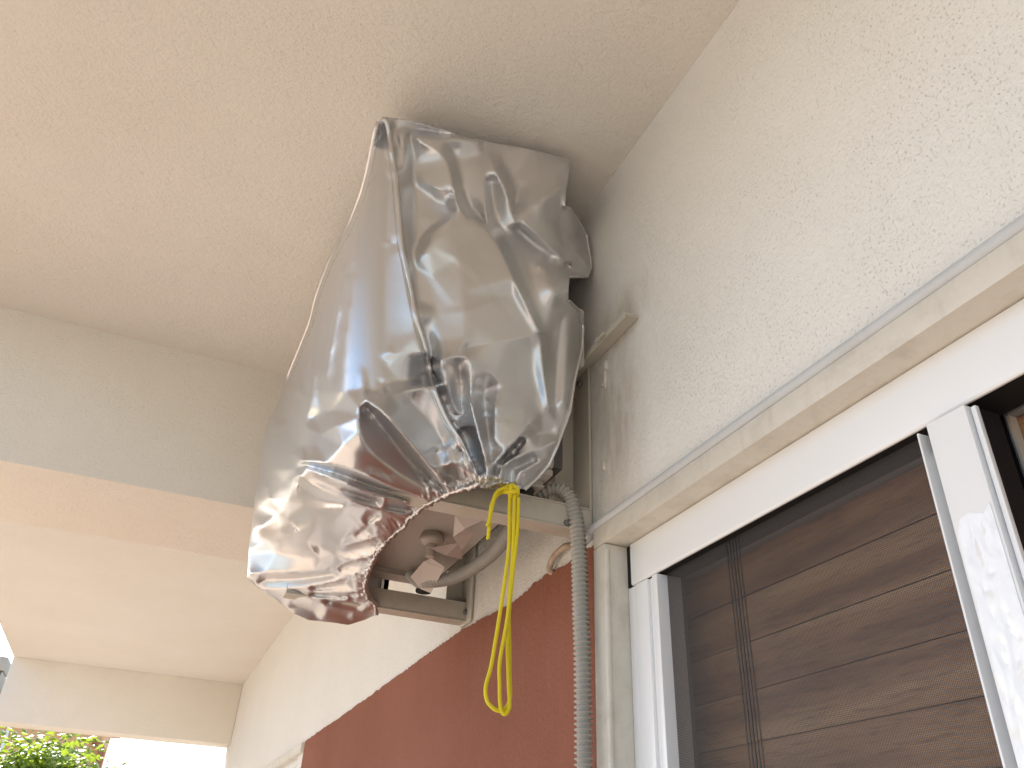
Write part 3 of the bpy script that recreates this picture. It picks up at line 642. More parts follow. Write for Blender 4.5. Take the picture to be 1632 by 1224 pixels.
(0,[0.1605,0.9851,2.6098]),
(0,[0.1211,1.0173,2.6076]),
(0,[0.1262,1.008,2.6009]),
(0,[0.1317,1.0013,2.5968]),
(0,[0.1373,0.9961,2.5944]),
(0,[0.144,0.9915,2.593]),
(0,[0.1518,0.9878,2.5929]),
(0,[0.1609,0.9851,2.5945]),
(0,[0.1268,1.0074,2.5852]),
(0,[0.1322,1.0009,2.5814]),
(0,[0.1378,0.9959,2.5791]),
(0,[0.1444,0.9914,2.5778]),
(0,[0.1522,0.9877,2.5778]),
(0,[0.1222,1.0156,2.5756]),
(0,[0.1273,1.0069,2.5697]),
(0,[0.1327,1.0006,2.5661]),
(0,[0.1383,0.9956,2.5639]),
(0,[0.1449,0.9912,2.5627]),
(0,[0.1527,0.9876,2.5628]),
(0,[0.1616,0.985,2.5644]),
(0,[0.1227,1.0148,2.56]),
(0,[0.1279,1.0064,2.5545]),
(0,[0.1333,1.0002,2.5511]),
(0,[0.1388,0.9954,2.549]),
(0,[0.1454,0.9911,2.5479]),
(0,[0.1531,0.9875,2.548]),
(0,[0.162,0.985,2.5497]),
(0,[0.1235,1.0136,2.5443]),
(0,[0.1286,1.0056,2.5392]),
(0,[0.134,0.9997,2.5361]),
(0,[0.1395,0.995,2.5342]),
(0,[0.146,0.9908,2.5332]),
(0,[0.1537,0.9873,2.5334]),
(0,[0.1626,0.9849,2.5351]),
(0,[0.1244,1.0122,2.5287]),
(0,[0.1296,1.0047,2.5241]),
(0,[0.1349,0.9989,2.5212]),
(0,[0.1404,0.9945,2.5195]),
(0,[0.1469,0.9904,2.5187]),
(0,[0.1546,0.9871,2.519]),
(0,[0.1635,0.9848,2.5208]),
(0,[0.1171,1.0456,2.541]),
(0,[0.1204,1.021,2.5204]),
(0,[0.1253,1.0109,2.5133]),
(0,[0.1305,1.0037,2.5091]),
(0,[0.1358,0.9982,2.5065]),
(0,[0.1413,0.9939,2.505]),
(0,[0.1478,0.99,2.5043]),
(0,[0.1555,0.9868,2.5047]),
(0,[0.1643,0.9847,2.5066]),
(0,[0.1173,1.0371,2.5188]),
(0,[0.1213,1.019,2.5045]),
(0,[0.1262,1.0097,2.4983]),
(0,[0.1314,1.003,2.4946]),
(0,[0.1368,0.9978,2.4922]),
(0,[0.1422,0.9936,2.4909]),
(0,[0.1487,0.9898,2.4903]),
(0,[0.1563,0.9867,2.4908]),
(0,[0.1651,0.9846,2.4927]),
(0,[0.1179,1.0321,2.5001]),
(0,[0.1223,1.0178,2.4895]),
(0,[0.1272,1.0091,2.484]),
(0,[0.1324,1.0026,2.4805]),
(0,[0.1377,0.9975,2.4783]),
(0,[0.1432,0.9934,2.477]),
(0,[0.1496,0.9897,2.4765]),
(0,[0.1572,0.9866,2.477]),
(0,[0.166,0.9846,2.4789]),
(0,[0.1188,1.03,2.4844]),
(0,[0.1232,1.0169,2.475]),
(0,[0.1282,1.0085,2.4698]),
(0,[0.1334,1.0022,2.4665]),
(0,[0.1387,0.9972,2.4644]),
(0,[0.1441,0.9932,2.4633]),
(0,[0.1505,0.9896,2.4628]),
(0,[0.1581,0.9866,2.4633]),
(0,[0.1668,0.9846,2.4652]),
(0,[0.1197,1.0282,2.4691]),
(0,[0.1242,1.016,2.4607]),
(0,[0.1292,1.0079,2.4558]),
(0,[0.1343,1.0018,2.4527]),
(0,[0.1396,0.9969,2.4508]),
(0,[0.145,0.993,2.4497]),
(0,[0.1514,0.9894,2.4493]),
(0,[0.1589,0.9865,2.4499]),
(0,[0.1676,0.9845,2.4518]),
(0,[0.1166,1.1214,2.5316]),
(0,[0.1176,1.0621,2.4826]),
(0,[0.1206,1.0267,2.4543]),
(0,[0.1252,1.0152,2.4466]),
(0,[0.1301,1.0074,2.442]),
(0,[0.1353,1.0014,2.4391]),
(0,[0.1405,0.9966,2.4373]),
(0,[0.1459,0.9928,2.4363]),
(0,[0.1523,0.9893,2.4359]),
(0,[0.1597,0.9864,2.4365]),
(0,[0.1684,0.9845,2.4384]),
(0,[0.1166,1.196,2.5778]),
(0,[0.1165,1.1089,2.5063]),
(0,[0.1182,1.0573,2.4647]),
(0,[0.1215,1.0253,2.4397]),
(0,[0.1261,1.0144,2.4326]),
(0,[0.1311,1.0069,2.4284]),
(0,[0.1362,1.001,2.4257]),
(0,[0.1531,0.9892,2.4227]),
(0,[0.1606,0.9864,2.4233]),
(0,[0.1692,0.9845,2.4252]),
(0,[0.1169,1.1008,2.4853]),
(0,[0.1188,1.0529,2.4473]),
(0,[0.1225,1.024,2.4254]),
(0,[0.1271,1.0137,2.4189]),
(0,[0.132,1.0064,2.415]),
(0,[0.1371,1.0007,2.4124]),
(0,[0.1423,0.9961,2.4107]),
(0,[0.1477,0.9925,2.4098]),
(0,[0.154,0.9891,2.4096]),
(0,[0.1614,0.9863,2.4103]),
(0,[0.17,0.9845,2.4121]),
(0,[0.1161,1.1641,2.521]),
(0,[0.1174,1.0944,2.4661]),
(0,[0.1195,1.0487,2.4305]),
(0,[0.1234,1.0228,2.4114]),
(0,[0.128,1.013,2.4054]),
(0,[0.133,1.0059,2.4017]),
(0,[0.138,1.0004,2.3992]),
(0,[0.1432,0.9959,2.3977]),
(0,[0.1485,0.9923,2.3968]),
(0,[0.1548,0.989,2.3966]),
(0,[0.1622,0.9862,2.3973]),
(0,[0.1707,0.9844,2.3992]),
(0,[0.1166,1.2734,2.5918]),
(0,[0.116,1.1502,2.495]),
(0,[0.118,1.0886,2.4476]),
(0,[0.1202,1.045,2.4142]),
(0,[0.1243,1.0218,2.3977]),
(0,[0.129,1.0124,2.3921]),
(0,[0.1339,1.0055,2.3885]),
(0,[0.1389,1.,2.3862]),
(0,[0.1441,0.9957,2.3848]),
(0,[0.1494,0.9921,2.384]),
(0,[0.1557,0.9888,2.3838]),
(0,[0.163,0.9862,2.3845]),
(0,[0.1715,0.9844,2.3864]),
(0,[0.1162,1.2498,2.5572]),
(0,[0.1165,1.1393,2.4722]),
(0,[0.1301,1.0115,2.3787]),
(0,[0.135,1.0048,2.3755]),
(0,[0.1401,0.9995,2.3733]),
(0,[0.1452,0.9953,2.3719]),
(0,[0.1505,0.9918,2.3713]),
(0,[0.1567,0.9886,2.3712]),
(0,[0.164,0.986,2.3719]),
(0,[0.1725,0.9844,2.3738]),
(0,[0.1156,1.2226,2.5206]),
(0,[0.1171,1.1277,2.4492]),
(0,[0.1314,1.0103,2.3654]),
(0,[0.1363,1.0039,2.3624]),
(0,[0.1414,0.9989,2.3605]),
(0,[0.1465,0.9948,2.3592]),
(0,[0.1518,0.9914,2.3587]),
(0,[0.158,0.9884,2.3586]),
(0,[0.1653,0.9859,2.3595]),
(0,[0.1737,0.9843,2.3614]),
(0,[0.1169,1.3723,2.6177]),
(0,[0.1154,1.2001,2.4885]),
(0,[0.1177,1.1174,2.4276]),
(0,[0.1203,1.0669,2.3909]),
(0,[0.1231,1.0316,2.3655]),
(0,[0.128,1.0171,2.3565]),
(0,[0.1327,1.0092,2.3523]),
(0,[0.1376,1.0031,2.3496]),
(0,[0.1427,0.9983,2.3479]),
(0,[0.1478,0.9944,2.3468]),
(0,[0.1531,0.9911,2.3463]),
(0,[0.1593,0.9882,2.3463]),
(0,[0.1665,0.9857,2.3472]),
(0,[0.1749,0.9842,2.3491]),
(0,[0.1163,1.3394,2.5765]),
(0,[0.1157,1.184,2.4621]),
(0,[0.1185,1.1083,2.4074]),
(0,[0.1212,1.0606,2.3733]),
(0,[0.1243,1.0288,2.3511]),
(0,[0.1294,1.0163,2.3437]),
(0,[0.1342,1.0089,2.34]),
(0,[0.1391,1.0031,2.3375]),
(0,[0.1441,0.9983,2.3358]),
(0,[0.1492,0.9944,2.3348]),
(0,[0.1544,0.9912,2.3343]),
(0,[0.1606,0.9882,2.3343]),
(0,[0.1678,0.9858,2.3352]),
(0,[0.1762,0.9843,2.3371]),
(0,[0.1153,1.3045,2.5346]),
(0,[0.1193,1.1003,2.3883]),
(0,[0.1221,1.0547,2.3564]),
(0,[0.1257,1.0282,2.3385]),
(0,[0.1309,1.0161,2.3316]),
(0,[0.1356,1.0088,2.328]),
(0,[0.1405,1.0031,2.3255]),
(0,[0.1454,0.9983,2.3239]),
(0,[0.1505,0.9944,2.3229]),
(0,[0.1557,0.9912,2.3224]),
(0,[0.1619,0.9882,2.3224]),
(0,[0.169,0.9858,2.3232]),
(0,[0.1774,0.9843,2.3251]),
(0,[0.1144,1.2715,2.4951]),
(0,[0.1202,1.0932,2.3702]),
(0,[0.1234,1.0519,2.342]),
(0,[0.1272,1.0279,2.3262]),
(0,[0.1323,1.016,2.3196]),
(0,[0.137,1.0088,2.3161]),
(0,[0.1418,1.003,2.3137]),
(0,[0.1468,0.9983,2.3121]),
(0,[0.1519,0.9944,2.3111]),
(0,[0.157,0.9912,2.3106]),
(0,[0.1631,0.9883,2.3106]),
(0,[0.1703,0.9858,2.3114]),
(0,[0.1786,0.9843,2.3132]),
(0,[0.1171,1.4764,2.6244]),
(0,[0.1144,1.2466,2.4626]),
(0,[0.1176,1.1464,2.3935]),
(0,[0.1212,1.0853,2.352]),
(0,[0.1249,1.0499,2.3285]),
(0,[0.1288,1.027,2.3138]),
(0,[0.1339,1.0155,2.3075]),
(0,[0.1386,1.0084,2.3041]),
(0,[0.1434,1.0028,2.3019]),
(0,[0.1483,0.9981,2.3003]),
(0,[0.1534,0.9943,2.2994]),
(0,[0.1585,0.9911,2.2989]),
(0,[0.1646,0.9882,2.299]),
(0,[0.1717,0.9858,2.2998]),
(0,[0.18,0.9843,2.3016]),
(0,[0.1159,1.4245,2.5709]),
(0,[0.1186,1.1346,2.3722]),
(0,[0.1228,1.0811,2.3367]),
(0,[0.1266,1.0471,2.3146]),
(0,[0.1306,1.0258,2.3012]),
(0,[0.1357,1.0148,2.2954]),
(0,[0.1404,1.0079,2.2922]),
(0,[0.1452,1.0023,2.2901]),
(0,[0.1501,0.9978,2.2886]),
(0,[0.1551,0.994,2.2877]),
(0,[0.1602,0.9909,2.2873]),
(0,[0.1663,0.9881,2.2874]),
(0,[0.1734,0.9857,2.2883]),
(0,[0.1816,0.9843,2.29]),
(0,[0.1141,1.3673,2.515]),
(0,[0.1198,1.1243,2.3522]),
(0,[0.1323,1.0246,2.2889]),
(0,[0.1375,1.014,2.2834]),
(0,[0.1421,1.0073,2.2805]),
(0,[0.1469,1.0019,2.2784]),
(0,[0.1518,0.9975,2.2771]),
(0,[0.1568,0.9938,2.2762]),
(0,[0.1619,0.9907,2.2759]),
(0,[0.168,0.9879,2.276]),
(0,[0.175,0.9856,2.2768]),
(0,[0.1832,0.9842,2.2786]),
(0,[0.1131,1.3236,2.4698]),
(0,[0.1164,1.1906,2.3822]),
(0,[0.1214,1.1193,2.3364]),
(0,[0.1341,1.0235,2.2767]),
(0,[0.1392,1.0133,2.2716]),
(0,[0.1439,1.0068,2.2688]),
(0,[0.1486,1.0015,2.2669]),
(0,[0.1535,0.9971,2.2656]),
(0,[0.1585,0.9935,2.2648]),
(0,[0.1636,0.9905,2.2645]),
(0,[0.1696,0.9878,2.2647]),
(0,[0.1767,0.9856,2.2655]),
(0,[0.1848,0.9842,2.2673]),
(0,[0.113,1.2926,2.4344]),
(0,[0.1175,1.178,2.3607]),
(0,[0.1231,1.1153,2.3215]),
(0,[0.1278,1.0716,2.2943]),
(0,[0.1315,1.0392,2.2743]),
(0,[0.1358,1.0224,2.2647]),
(0,[0.141,1.0126,2.2599]),
(0,[0.1456,1.0063,2.2573]),
(0,[0.1504,1.0011,2.2555]),
(0,[0.1552,0.9968,2.2543]),
(0,[0.1602,0.9933,2.2535]),
(0,[0.1652,0.9903,2.2533]),
(0,[0.1713,0.9877,2.2535]),
(0,[0.1783,0.9855,2.2544]),
(0,[0.1864,0.9842,2.2562]),
(0,[0.1159,1.5332,2.5758]),
(0,[0.1135,1.2694,2.405]),
(0,[0.1248,1.1117,2.307]),
(0,[0.1295,1.0688,2.2808]),
(0,[0.1331,1.0369,2.2614]),
(0,[0.1375,1.0215,2.2529]),
(0,[0.1427,1.012,2.2484]),
(0,[0.1473,1.0058,2.2459]),
(0,[0.1521,1.0007,2.2442]),
(0,[0.1569,0.9965,2.243]),
(0,[0.1619,0.993,2.2424]),
(0,[0.1669,0.9902,2.2421]),
(0,[0.1729,0.9875,2.2424]),
(0,[0.1799,0.9854,2.2433]),
(0,[0.188,0.9842,2.2451]),
(0,[0.1126,1.449,2.5044]),
(0,[0.1144,1.2501,2.3789]),
(0,[0.1266,1.1076,2.2924]),
(0,[0.1312,1.0653,2.267]),
(0,[0.1348,1.0345,2.2486]),
(0,[0.1394,1.0203,2.241]),
(0,[0.1445,1.0111,2.2369]),
(0,[0.1491,1.0051,2.2345]),
(0,[0.1539,1.0002,2.2329]),
(0,[0.1587,0.9961,2.2319]),
(0,[0.1636,0.9927,2.2313]),
(0,[0.1687,0.9899,2.2311]),
(0,[0.1746,0.9874,2.2314]),
(0,[0.1816,0.9853,2.2323]),
(0,[0.1897,0.9841,2.2341]),
(0,[0.1111,1.3886,2.4503]),
(0,[0.1157,1.2335,2.355]),
(0,[0.1226,1.1577,2.3099]),
(0,[0.1285,1.103,2.2777]),
(0,[0.133,1.0613,2.2531]),
(0,[0.1367,1.0319,2.2359]),
(0,[0.1413,1.0189,2.2293]),
(0,[0.1465,1.0102,2.2255]),
(0,[0.1511,1.0044,2.2233]),
(0,[0.1558,0.9996,2.2218]),
(0,[0.1606,0.9956,2.2208]),
(0,[0.1656,0.9923,2.2203]),
(0,[0.1706,0.9896,2.2202]),
(0,[0.1765,0.9871,2.2205]),
(0,[0.1835,0.9852,2.2215]),
(0,[0.1916,0.9841,2.2233]),
(0,[0.1111,1.3501,2.4115]),
(0,[0.1174,1.2235,2.3359]),
(0,[0.1246,1.1521,2.2944]),
(0,[0.1303,1.0985,2.2633]),
(0,[0.1347,1.0574,2.2395]),
(0,[0.1385,1.0296,2.2236]),
(0,[0.1433,1.0177,2.2177]),
(0,[0.1484,1.0094,2.2143]),
(0,[0.153,1.0038,2.2122]),
(0,[0.1577,0.9992,2.2109]),
(0,[0.1626,0.9953,2.21]),
(0,[0.1675,0.9921,2.2095]),
(0,[0.1725,0.9894,2.2094]),
(0,[0.1784,0.987,2.2098]),
(0,[0.1854,0.9851,2.2108]),
(0,[0.1158,1.6508,2.5795]),
(0,[0.1119,1.3236,2.3812]),
(0,[0.1194,1.216,2.3187]),
(0,[0.1265,1.1469,2.2792]),
(0,[0.1321,1.0942,2.2492]),
(0,[0.1365,1.0535,2.226]),
(0,[0.1404,1.0281,2.2119]),
(0,[0.1452,1.0168,2.2065]),
(0,[0.1504,1.0088,2.2033]),
(0,[0.155,1.0033,2.2014]),
(0,[0.1597,0.9988,2.2001]),
(0,[0.1645,0.995,2.1993]),
(0,[0.1694,0.9918,2.1988]),
(0,[0.1744,0.9892,2.1988]),
(0,[0.1803,0.9869,2.1992]),
(0,[0.1872,0.985,2.2001]),
(0,[0.1953,0.984,2.202]),
(0,[0.1105,1.5255,2.4861]),
(0,[0.1284,1.142,2.2644]),
(0,[0.1339,1.0899,2.2353]),
(0,[0.1382,1.0504,2.2131]),
(0,[0.1424,1.0268,2.2004]),
(0,[0.1472,1.016,2.1955]),
(0,[0.1523,1.0082,2.1924]),
(0,[0.1569,1.0029,2.1906]),
(0,[0.1616,0.9984,2.1894]),
(0,[0.1664,0.9947,2.1886]),
(0,[0.1713,0.9916,2.1882]),
(0,[0.1762,0.9891,2.1882]),
(0,[0.1821,0.9868,2.1886]),
(0,[0.189,0.985,2.1896]),
(0,[0.1971,0.984,2.1915]),
(0,[0.1085,1.4535,2.4276]),
(0,[0.14,1.0478,2.2008]),
(0,[0.1443,1.0255,2.1891]),
(0,[0.1491,1.0152,2.1845]),
(0,[0.1543,1.0076,2.1816]),
(0,[0.1588,1.0024,2.18]),
(0,[0.1731,0.9914,2.1778]),
(0,[0.1781,0.9889,2.1778]),
(0,[0.184,0.9866,2.1782]),
(0,[0.1909,0.9849,2.1792]),
(0,[0.1989,0.984,2.1811]),
(0,[0.1088,1.414,2.3898]),
(0,[0.1169,1.2826,2.3171]),
(0,[0.1254,1.1974,2.2708]),
(0,[0.1418,1.0451,2.1886]),
(0,[0.1462,1.0243,2.178]),
(0,[0.151,1.0144,2.1737]),
(0,[0.1562,1.007,2.171]),
(0,[0.1607,1.0019,2.1694]),
(0,[0.175,0.9912,2.1674]),
(0,[0.1799,0.9887,2.1674]),
(0,[0.1858,0.9865,2.1679]),
(0,[0.1927,0.9848,2.1689]),
(0,[0.2007,0.984,2.1707]),
(0,[0.1099,1.3877,2.3607]),
(0,[0.119,1.2745,2.2997]),
(0,[0.1274,1.1916,2.2556]),
(0,[0.1339,1.1274,2.2214]),
(0,[0.1394,1.0793,2.196]),
(0,[0.1436,1.0423,2.1764]),
(0,[0.1481,1.0231,2.1669]),
(0,[0.153,1.0136,2.163]),
(0,[0.1581,1.0064,2.1604]),
(0,[0.1627,1.0015,2.1589]),
(0,[0.1769,0.9909,2.1571]),
(0,[0.1818,0.9885,2.1571]),
(0,[0.1877,0.9864,2.1576]),
(0,[0.2025,0.984,2.1605]),
(0,[0.1116,1.3711,2.3378]),
(0,[0.1211,1.2672,2.2831]),
(0,[0.1293,1.186,2.2407]),
(0,[0.1359,1.1236,2.2081]),
(0,[0.1412,1.0762,2.1834]),
(0,[0.1454,1.0396,2.1644]),
(0,[0.1501,1.022,2.156]),
(0,[0.1549,1.0128,2.1523]),
(0,[0.16,1.0059,2.1499]),
(0,[0.1646,1.001,2.1485]),
(0,[0.1788,0.9907,2.1469]),
(0,[0.1837,0.9884,2.1469]),
(0,[0.1895,0.9863,2.1474]),
(0,[0.2043,0.984,2.1504])]
NL, NF, NH, NR = 21, 8, 20, 21
cv = thing('protective_cover', 'shiny silver fabric cover pulled over the wall unit, gathered at its underside', 'cover', (0.35, 1.35, 2.05))
EYE = np.array((0, 0, 1.55)); AX = np.array((0.31, 0.76, 0.57)); AX /= np.linalg.norm(AX)       # axis of the relief sheet
AU = np.cross(AX, (0, 0, 1)); AU /= np.linalg.norm(AU); AV = np.cross(AU, AX)
def dev(p):
    d = np.atleast_2d(p) - EYE; t = d @ AX; return np.c_[d @ AU / t, d @ AV / t], t
def undev(q, t): return EYE + t[:, None] * (AX + q[:, :1] * AU + q[:, 1:2] * AV)
PX = 0.00078                                    # about one millimetre on the cloth
def resample(q, t, step):
    oq, ot = [], []
    for i in range(len(q) - 1):
        n = max(1, int(np.linalg.norm(q[i + 1] - q[i]) / step))
        for k in range(n): oq.append(q[i] + (q[i + 1] - q[i]) * k / n); ot.append(t[i] + (t[i + 1] - t[i]) * k / n)
    oq.append(q[-1]); ot.append(t[-1]); return np.array(oq), np.array(ot)
def chaikin(p, it=2):
    p = np.asarray(p, float)
    for _ in range(it):
        a, b = p[:-1], p[1:]; r = np.empty((2 * len(a), p.shape[1])); r[0::2] = .75 * a + .25 * b; r[1::2] = .25 * a + .75 * b
        p = np.vstack([p[:1], r, p[-1:]])
    return p
cornerset = {0, NL - 1, NL + NF - 1, NL + NF + NH - 1, NL + NF + NH + NR - 1}
oq, ot = dev(np.vstack([OUT, OUT[:1]])); bq, bt = resample(oq, ot, PX * 2.6); bq, bt = bq[:-1], bt[:-1]
nb = len(bq)
ringlen = np.cumsum([0] + [max(1, int(np.linalg.norm(oq[i + 1] - oq[i]) / (PX * 2.6))) for i in range(len(oq) - 1)])
vq = [bq]; vt = [bt]; edges = []; sharp = np.ones(nb); off = nb; shl = [np.ones(nb)]
for sh, row in FOLD:
    p = np.array(row).reshape(-1, 3)
    if len(p) > 2: p = chaikin(p, 1) if sh else chaikin(p, 2)
    q, t = dev(p)
    if len(q) > 1: q, t = resample(q, t, PX * 2.6)
    vq.append(q); vt.append(t); shl.append(np.full(len(q), 1.0 if sh else 0.35))
    edges += [(off + i, off + i + 1) for i in range(len(q) - 1)]; off += len(q)
fq = np.vstack(vq); ft = np.concatenate(vt); fs = np.concatenate(shl)
def cdt(q, ed, nb):
    r = delaunay_2d_cdt([Vector((float(a), float(b))) for a, b in q], ed, [list(range(nb))], 1, 1e-7, True)
    return np.array([(v.x, v.y) for v in r[0]]), [f for f in r[2]], r[3]
scale = 1.0 / PX
def inpoly(P, poly):
    ins = np.zeros(len(P), bool); j = len(poly) - 1
    for i in range(len(poly)):
        xi, yi = poly[i]; xj, yj = poly[j]
        c = ((yi > P[:, 1]) != (yj > P[:, 1])); ins ^= c & (P[:, 0] < (xj - xi) * (P[:, 1] - yi) / (yj - yi + 1e-12) + xi); j = i
    return ins
q0, f0, org = cdt(fq * scale, edges, nb)
t0 = np.empty(len(q0))
for i, o in enumerate(org):
    if len(o): t0[i] = ft[o].mean()
    else:
        d = np.linalg.norm(fq * scale - q0[i], axis=1); k = np.argsort(d)[:3]; w_ = 1 / (d[k] + 1e-6); t0[i] = (ft[k] * w_).sum() / w_.sum()
tris = np.array([f for f in f0 if len(f) == 3]); tris = tris[inpoly(q0[tris].mean(1), bq * scale)]
# interior points on a jittered lattice
lo, hi = q0.min(0), q0.max(0); S = 2.5; rg = np.random.RandomState(4); P = []
ys = np.arange(lo[1], hi[1], S * 0.866)
for j, y in enumerate(ys):
    xs = np.arange(lo[0] + (j % 2) * S / 2, hi[0], S); P.append(np.c_[xs, np.full(len(xs), y)])
P = np.vstack(P) + rg.uniform(-.5, .5, (sum(len(a) for a in P), 2))
P = P[inpoly(P, bq * scale)]
cells = {}
for a in fq * scale: cells.setdefault((int(a[0] // 3), int(a[1] // 3)), []).append(a)
keep = []
for a in P:
    cx, cy = int(a[0] // 3), int(a[1] // 3); ok = True
    for dx in (-1, 0, 1):
        for dy in (-1, 0, 1):
            for b_ in cells.get((cx + dx, cy + dy), ()):
                if (a[0] - b_[0]) ** 2 + (a[1] - b_[1]) ** 2 < 2.6: ok = False
    keep.append(ok)
P = P[np.array(keep)]
# height of the lattice points from the coarse triangulation
T = q0[tris]; tp = np.full(len(P), np.nan)
mn = T.min(1); mx_ = T.max(1)
order = np.argsort(P[:, 0]); Ps = P[order]; xs_ = Ps[:, 0]
for k in range(len(T)):
    a0 = np.searchsorted(xs_, mn[k, 0]); a1 = np.searchsorted(xs_, mx_[k, 0]);
    if a1 <= a0: continue
    sub = Ps[a0:a1]; A, B_, C_ = T[k]; den = (B_[1] - C_[1]) * (A[0] - C_[0]) + (C_[0] - B_[0]) * (A[1] - C_[1])
    if abs(den) < 1e-12: continue
    l0 = ((B_[1] - C_[1]) * (sub[:, 0] - C_[0]) + (C_[0] - B_[0]) * (sub[:, 1] - C_[1])) / den
    l1 = ((C_[1] - A[1]) * (sub[:, 0] - C_[0]) + (A[0] - C_[0]) * (sub[:, 1] - C_[1])) / den
    l2 = 1 - l0 - l1; m_ = (l0 > -1e-6) & (l1 > -1e-6) & (l2 > -1e-6)
    if m_.any():
        ii = order[a0:a1][m_]; tp[ii] = (l0 * t0[tris[k, 0]] + l1 * t0[tris[k, 1]] + l2 * t0[tris[k, 2]])[m_]
good = ~np.isnan(tp); P = P[good]; tp = tp[good]
aq = np.vstack([fq * scale, P]); at = np.r_[ft, tp]; as_ = np.r_[fs, np.zeros(len(P))]
q1, f1, org1 = cdt(aq, edges, nb)
t1 = np.empty(len(q1)); s1 = np.zeros(len(q1)); isb = np.zeros(len(q1), bool); bidx = np.full(nb, -1)
for i, o in enumerate(org1):
    if len(o):
        t1[i] = at[o].mean(); s1[i] = as_[o].max()
        for k in o:
            if k < nb: isb[i] = True; bidx[k] = i
    else:
        d = np.linalg.norm(aq - q1[i], axis=1); k = np.argsort(d)[:3]; w_ = 1 / (d[k] + 1e-6); t1[i] = (at[k] * w_).sum() / w_.sum()
F1 = np.array([f for f in f1 if len(f) == 3]); F1 = F1[inpoly(q1[F1].mean(1), bq * scale)]
# relax: flat panels between creases stay, creases round off
def cotw(i, j, k):                                   # weight of edge ij from the corner k
    u, v = q1[F1[:, i]] - q1[F1[:, k]], q1[F1[:, j]] - q1[F1[:, k]]
    return np.clip((u * v).sum(1) / (np.abs(u[:, 0] * v[:, 1] - u[:, 1] * v[:, 0]) + 1e-9), 0.02, 6)
I_ = np.concatenate([F1[:, 0], F1[:, 1], F1[:, 2]]); J_ = np.concatenate([F1[:, 1], F1[:, 2], F1[:, 0]]); W_ = np.concatenate([cotw(0, 1, 2), cotw(1, 2, 0), cotw(2, 0, 1)])
deg = np.bincount(I_, W_, len(q1)) + np.bincount(J_, W_, len(q1)) + 1e-9
lam = np.where(isb, 0.0, np.where(s1 > .9, 0.05, np.where(s1 > .3, .5, .6)))
tb_keep = t1.copy()
def lap(x): return (np.bincount(I_, W_ * x[J_], len(x)) + np.bincount(J_, W_ * x[I_], len(x))) / deg - x
lam *= np.where(undev(q1 / scale, t1)[:, 2] < 2.19, 0.5, 1.0)
for it in range(9): t1 = t1 + lam * lap(t1)
# fine crumple of the cloth
Q3 = undev(q1 / scale, t1)
cr = np.zeros(len(q1)); ctr_h = dev(OUT[NL + NF:NL + NF + NH])[0].mean(0) * scale
for i, p in enumerate(Q3):
    v = Vector(p)
    low = 1.0 if p[2] < 2.15 else 0.6
    cr[i] = 0.0011 * low * (1 - 1.6 * abs(mnoise.noise(Vector((v.x * 9, v.y * 9, v.z * 6.5)))))
rc = np.random.RandomState(12)                     # sharp creases left from folding and crushing
for k in range(80):
    j = rc.randint(len(q1)); c0 = q1[j]; low = Q3[j, 2] < 2.17
    if low:
        hd = c0 - ctr_h; an = math.atan2(hd[1], hd[0]) + rc.normal(0, .45); L = rc.uniform(25, 80); wd = rc.uniform(6, 15); A = rc.uniform(.0004, .0012)
    elif Q3[j, 0] < 0.235: continue
    else:
        an = rc.choice([1.45, .5, 2.4, 1.9]) + rc.normal(0, .3); L = rc.uniform(40, 130); wd = rc.uniform(8, 22); A = rc.uniform(.0006, .0019)
    A *= rc.choice([1, 1, -1]); d_ = np.array((math.cos(an), math.sin(an))); e_ = np.array((-d_[1], d_[0])); rel = q1 - c0
    u_ = rel @ d_ / L; w2 = rel @ e_ + 5 * np.sin(u_ * 2.2 + k); sd = np.where(w2 > 0, wd, wd * 2.2)
    cr += A * np.clip(1 - np.abs(w2) / sd, 0, 1) * np.clip(1 - u_ * u_, 0, 1)
edge_w = np.ones(len(q1)); edge_w[isb] = 0
for it in range(4): edge_w += 0.6 * np.where(isb, 0, lap(edge_w))
t1 = t1 - cr * np.clip(edge_w, 0, 1)
# small pleats drawn in by the elastic, fanning out from the mouth
hs = ringlen[NL + NF]; he = ringlen[NL + NF + NH - 1]; HQ = fq[hs:he + 1] * scale
dm = np.full(len(q1), 1e9); di = np.zeros(len(q1))
for k in range(len(HQ)):
    d = np.linalg.norm(q1 - HQ[k], axis=1); m_ = d < dm; dm[m_] = d[m_]; di[m_] = k
for i in np.nonzero(dm < 110)[0]:
    s_ = di[i] * 2.6; ph = s_ / 12.5 + 1.3 * mnoise.noise(Vector((s_ * .045, dm[i] * .01, 1))) + .25 * mnoise.noise(Vector((s_ * .2, dm[i] * .05, 3)))
    tri = 1 - 2 * abs(2 * (ph - math.floor(ph)) - 1); amp = .0105 * math.exp(-dm[i] / 27) * (0.6 + .8 * mnoise.noise(Vector((s_ * .06, 5, 5))))
    t1[i] -= (0 if isb[i] else 1) * tri * amp
Q3 = undev(q1 / scale, t1)
verts = [tuple(map(float, p)) for p in Q3]; faces = [tuple(int(x) for x in f) for f in F1]
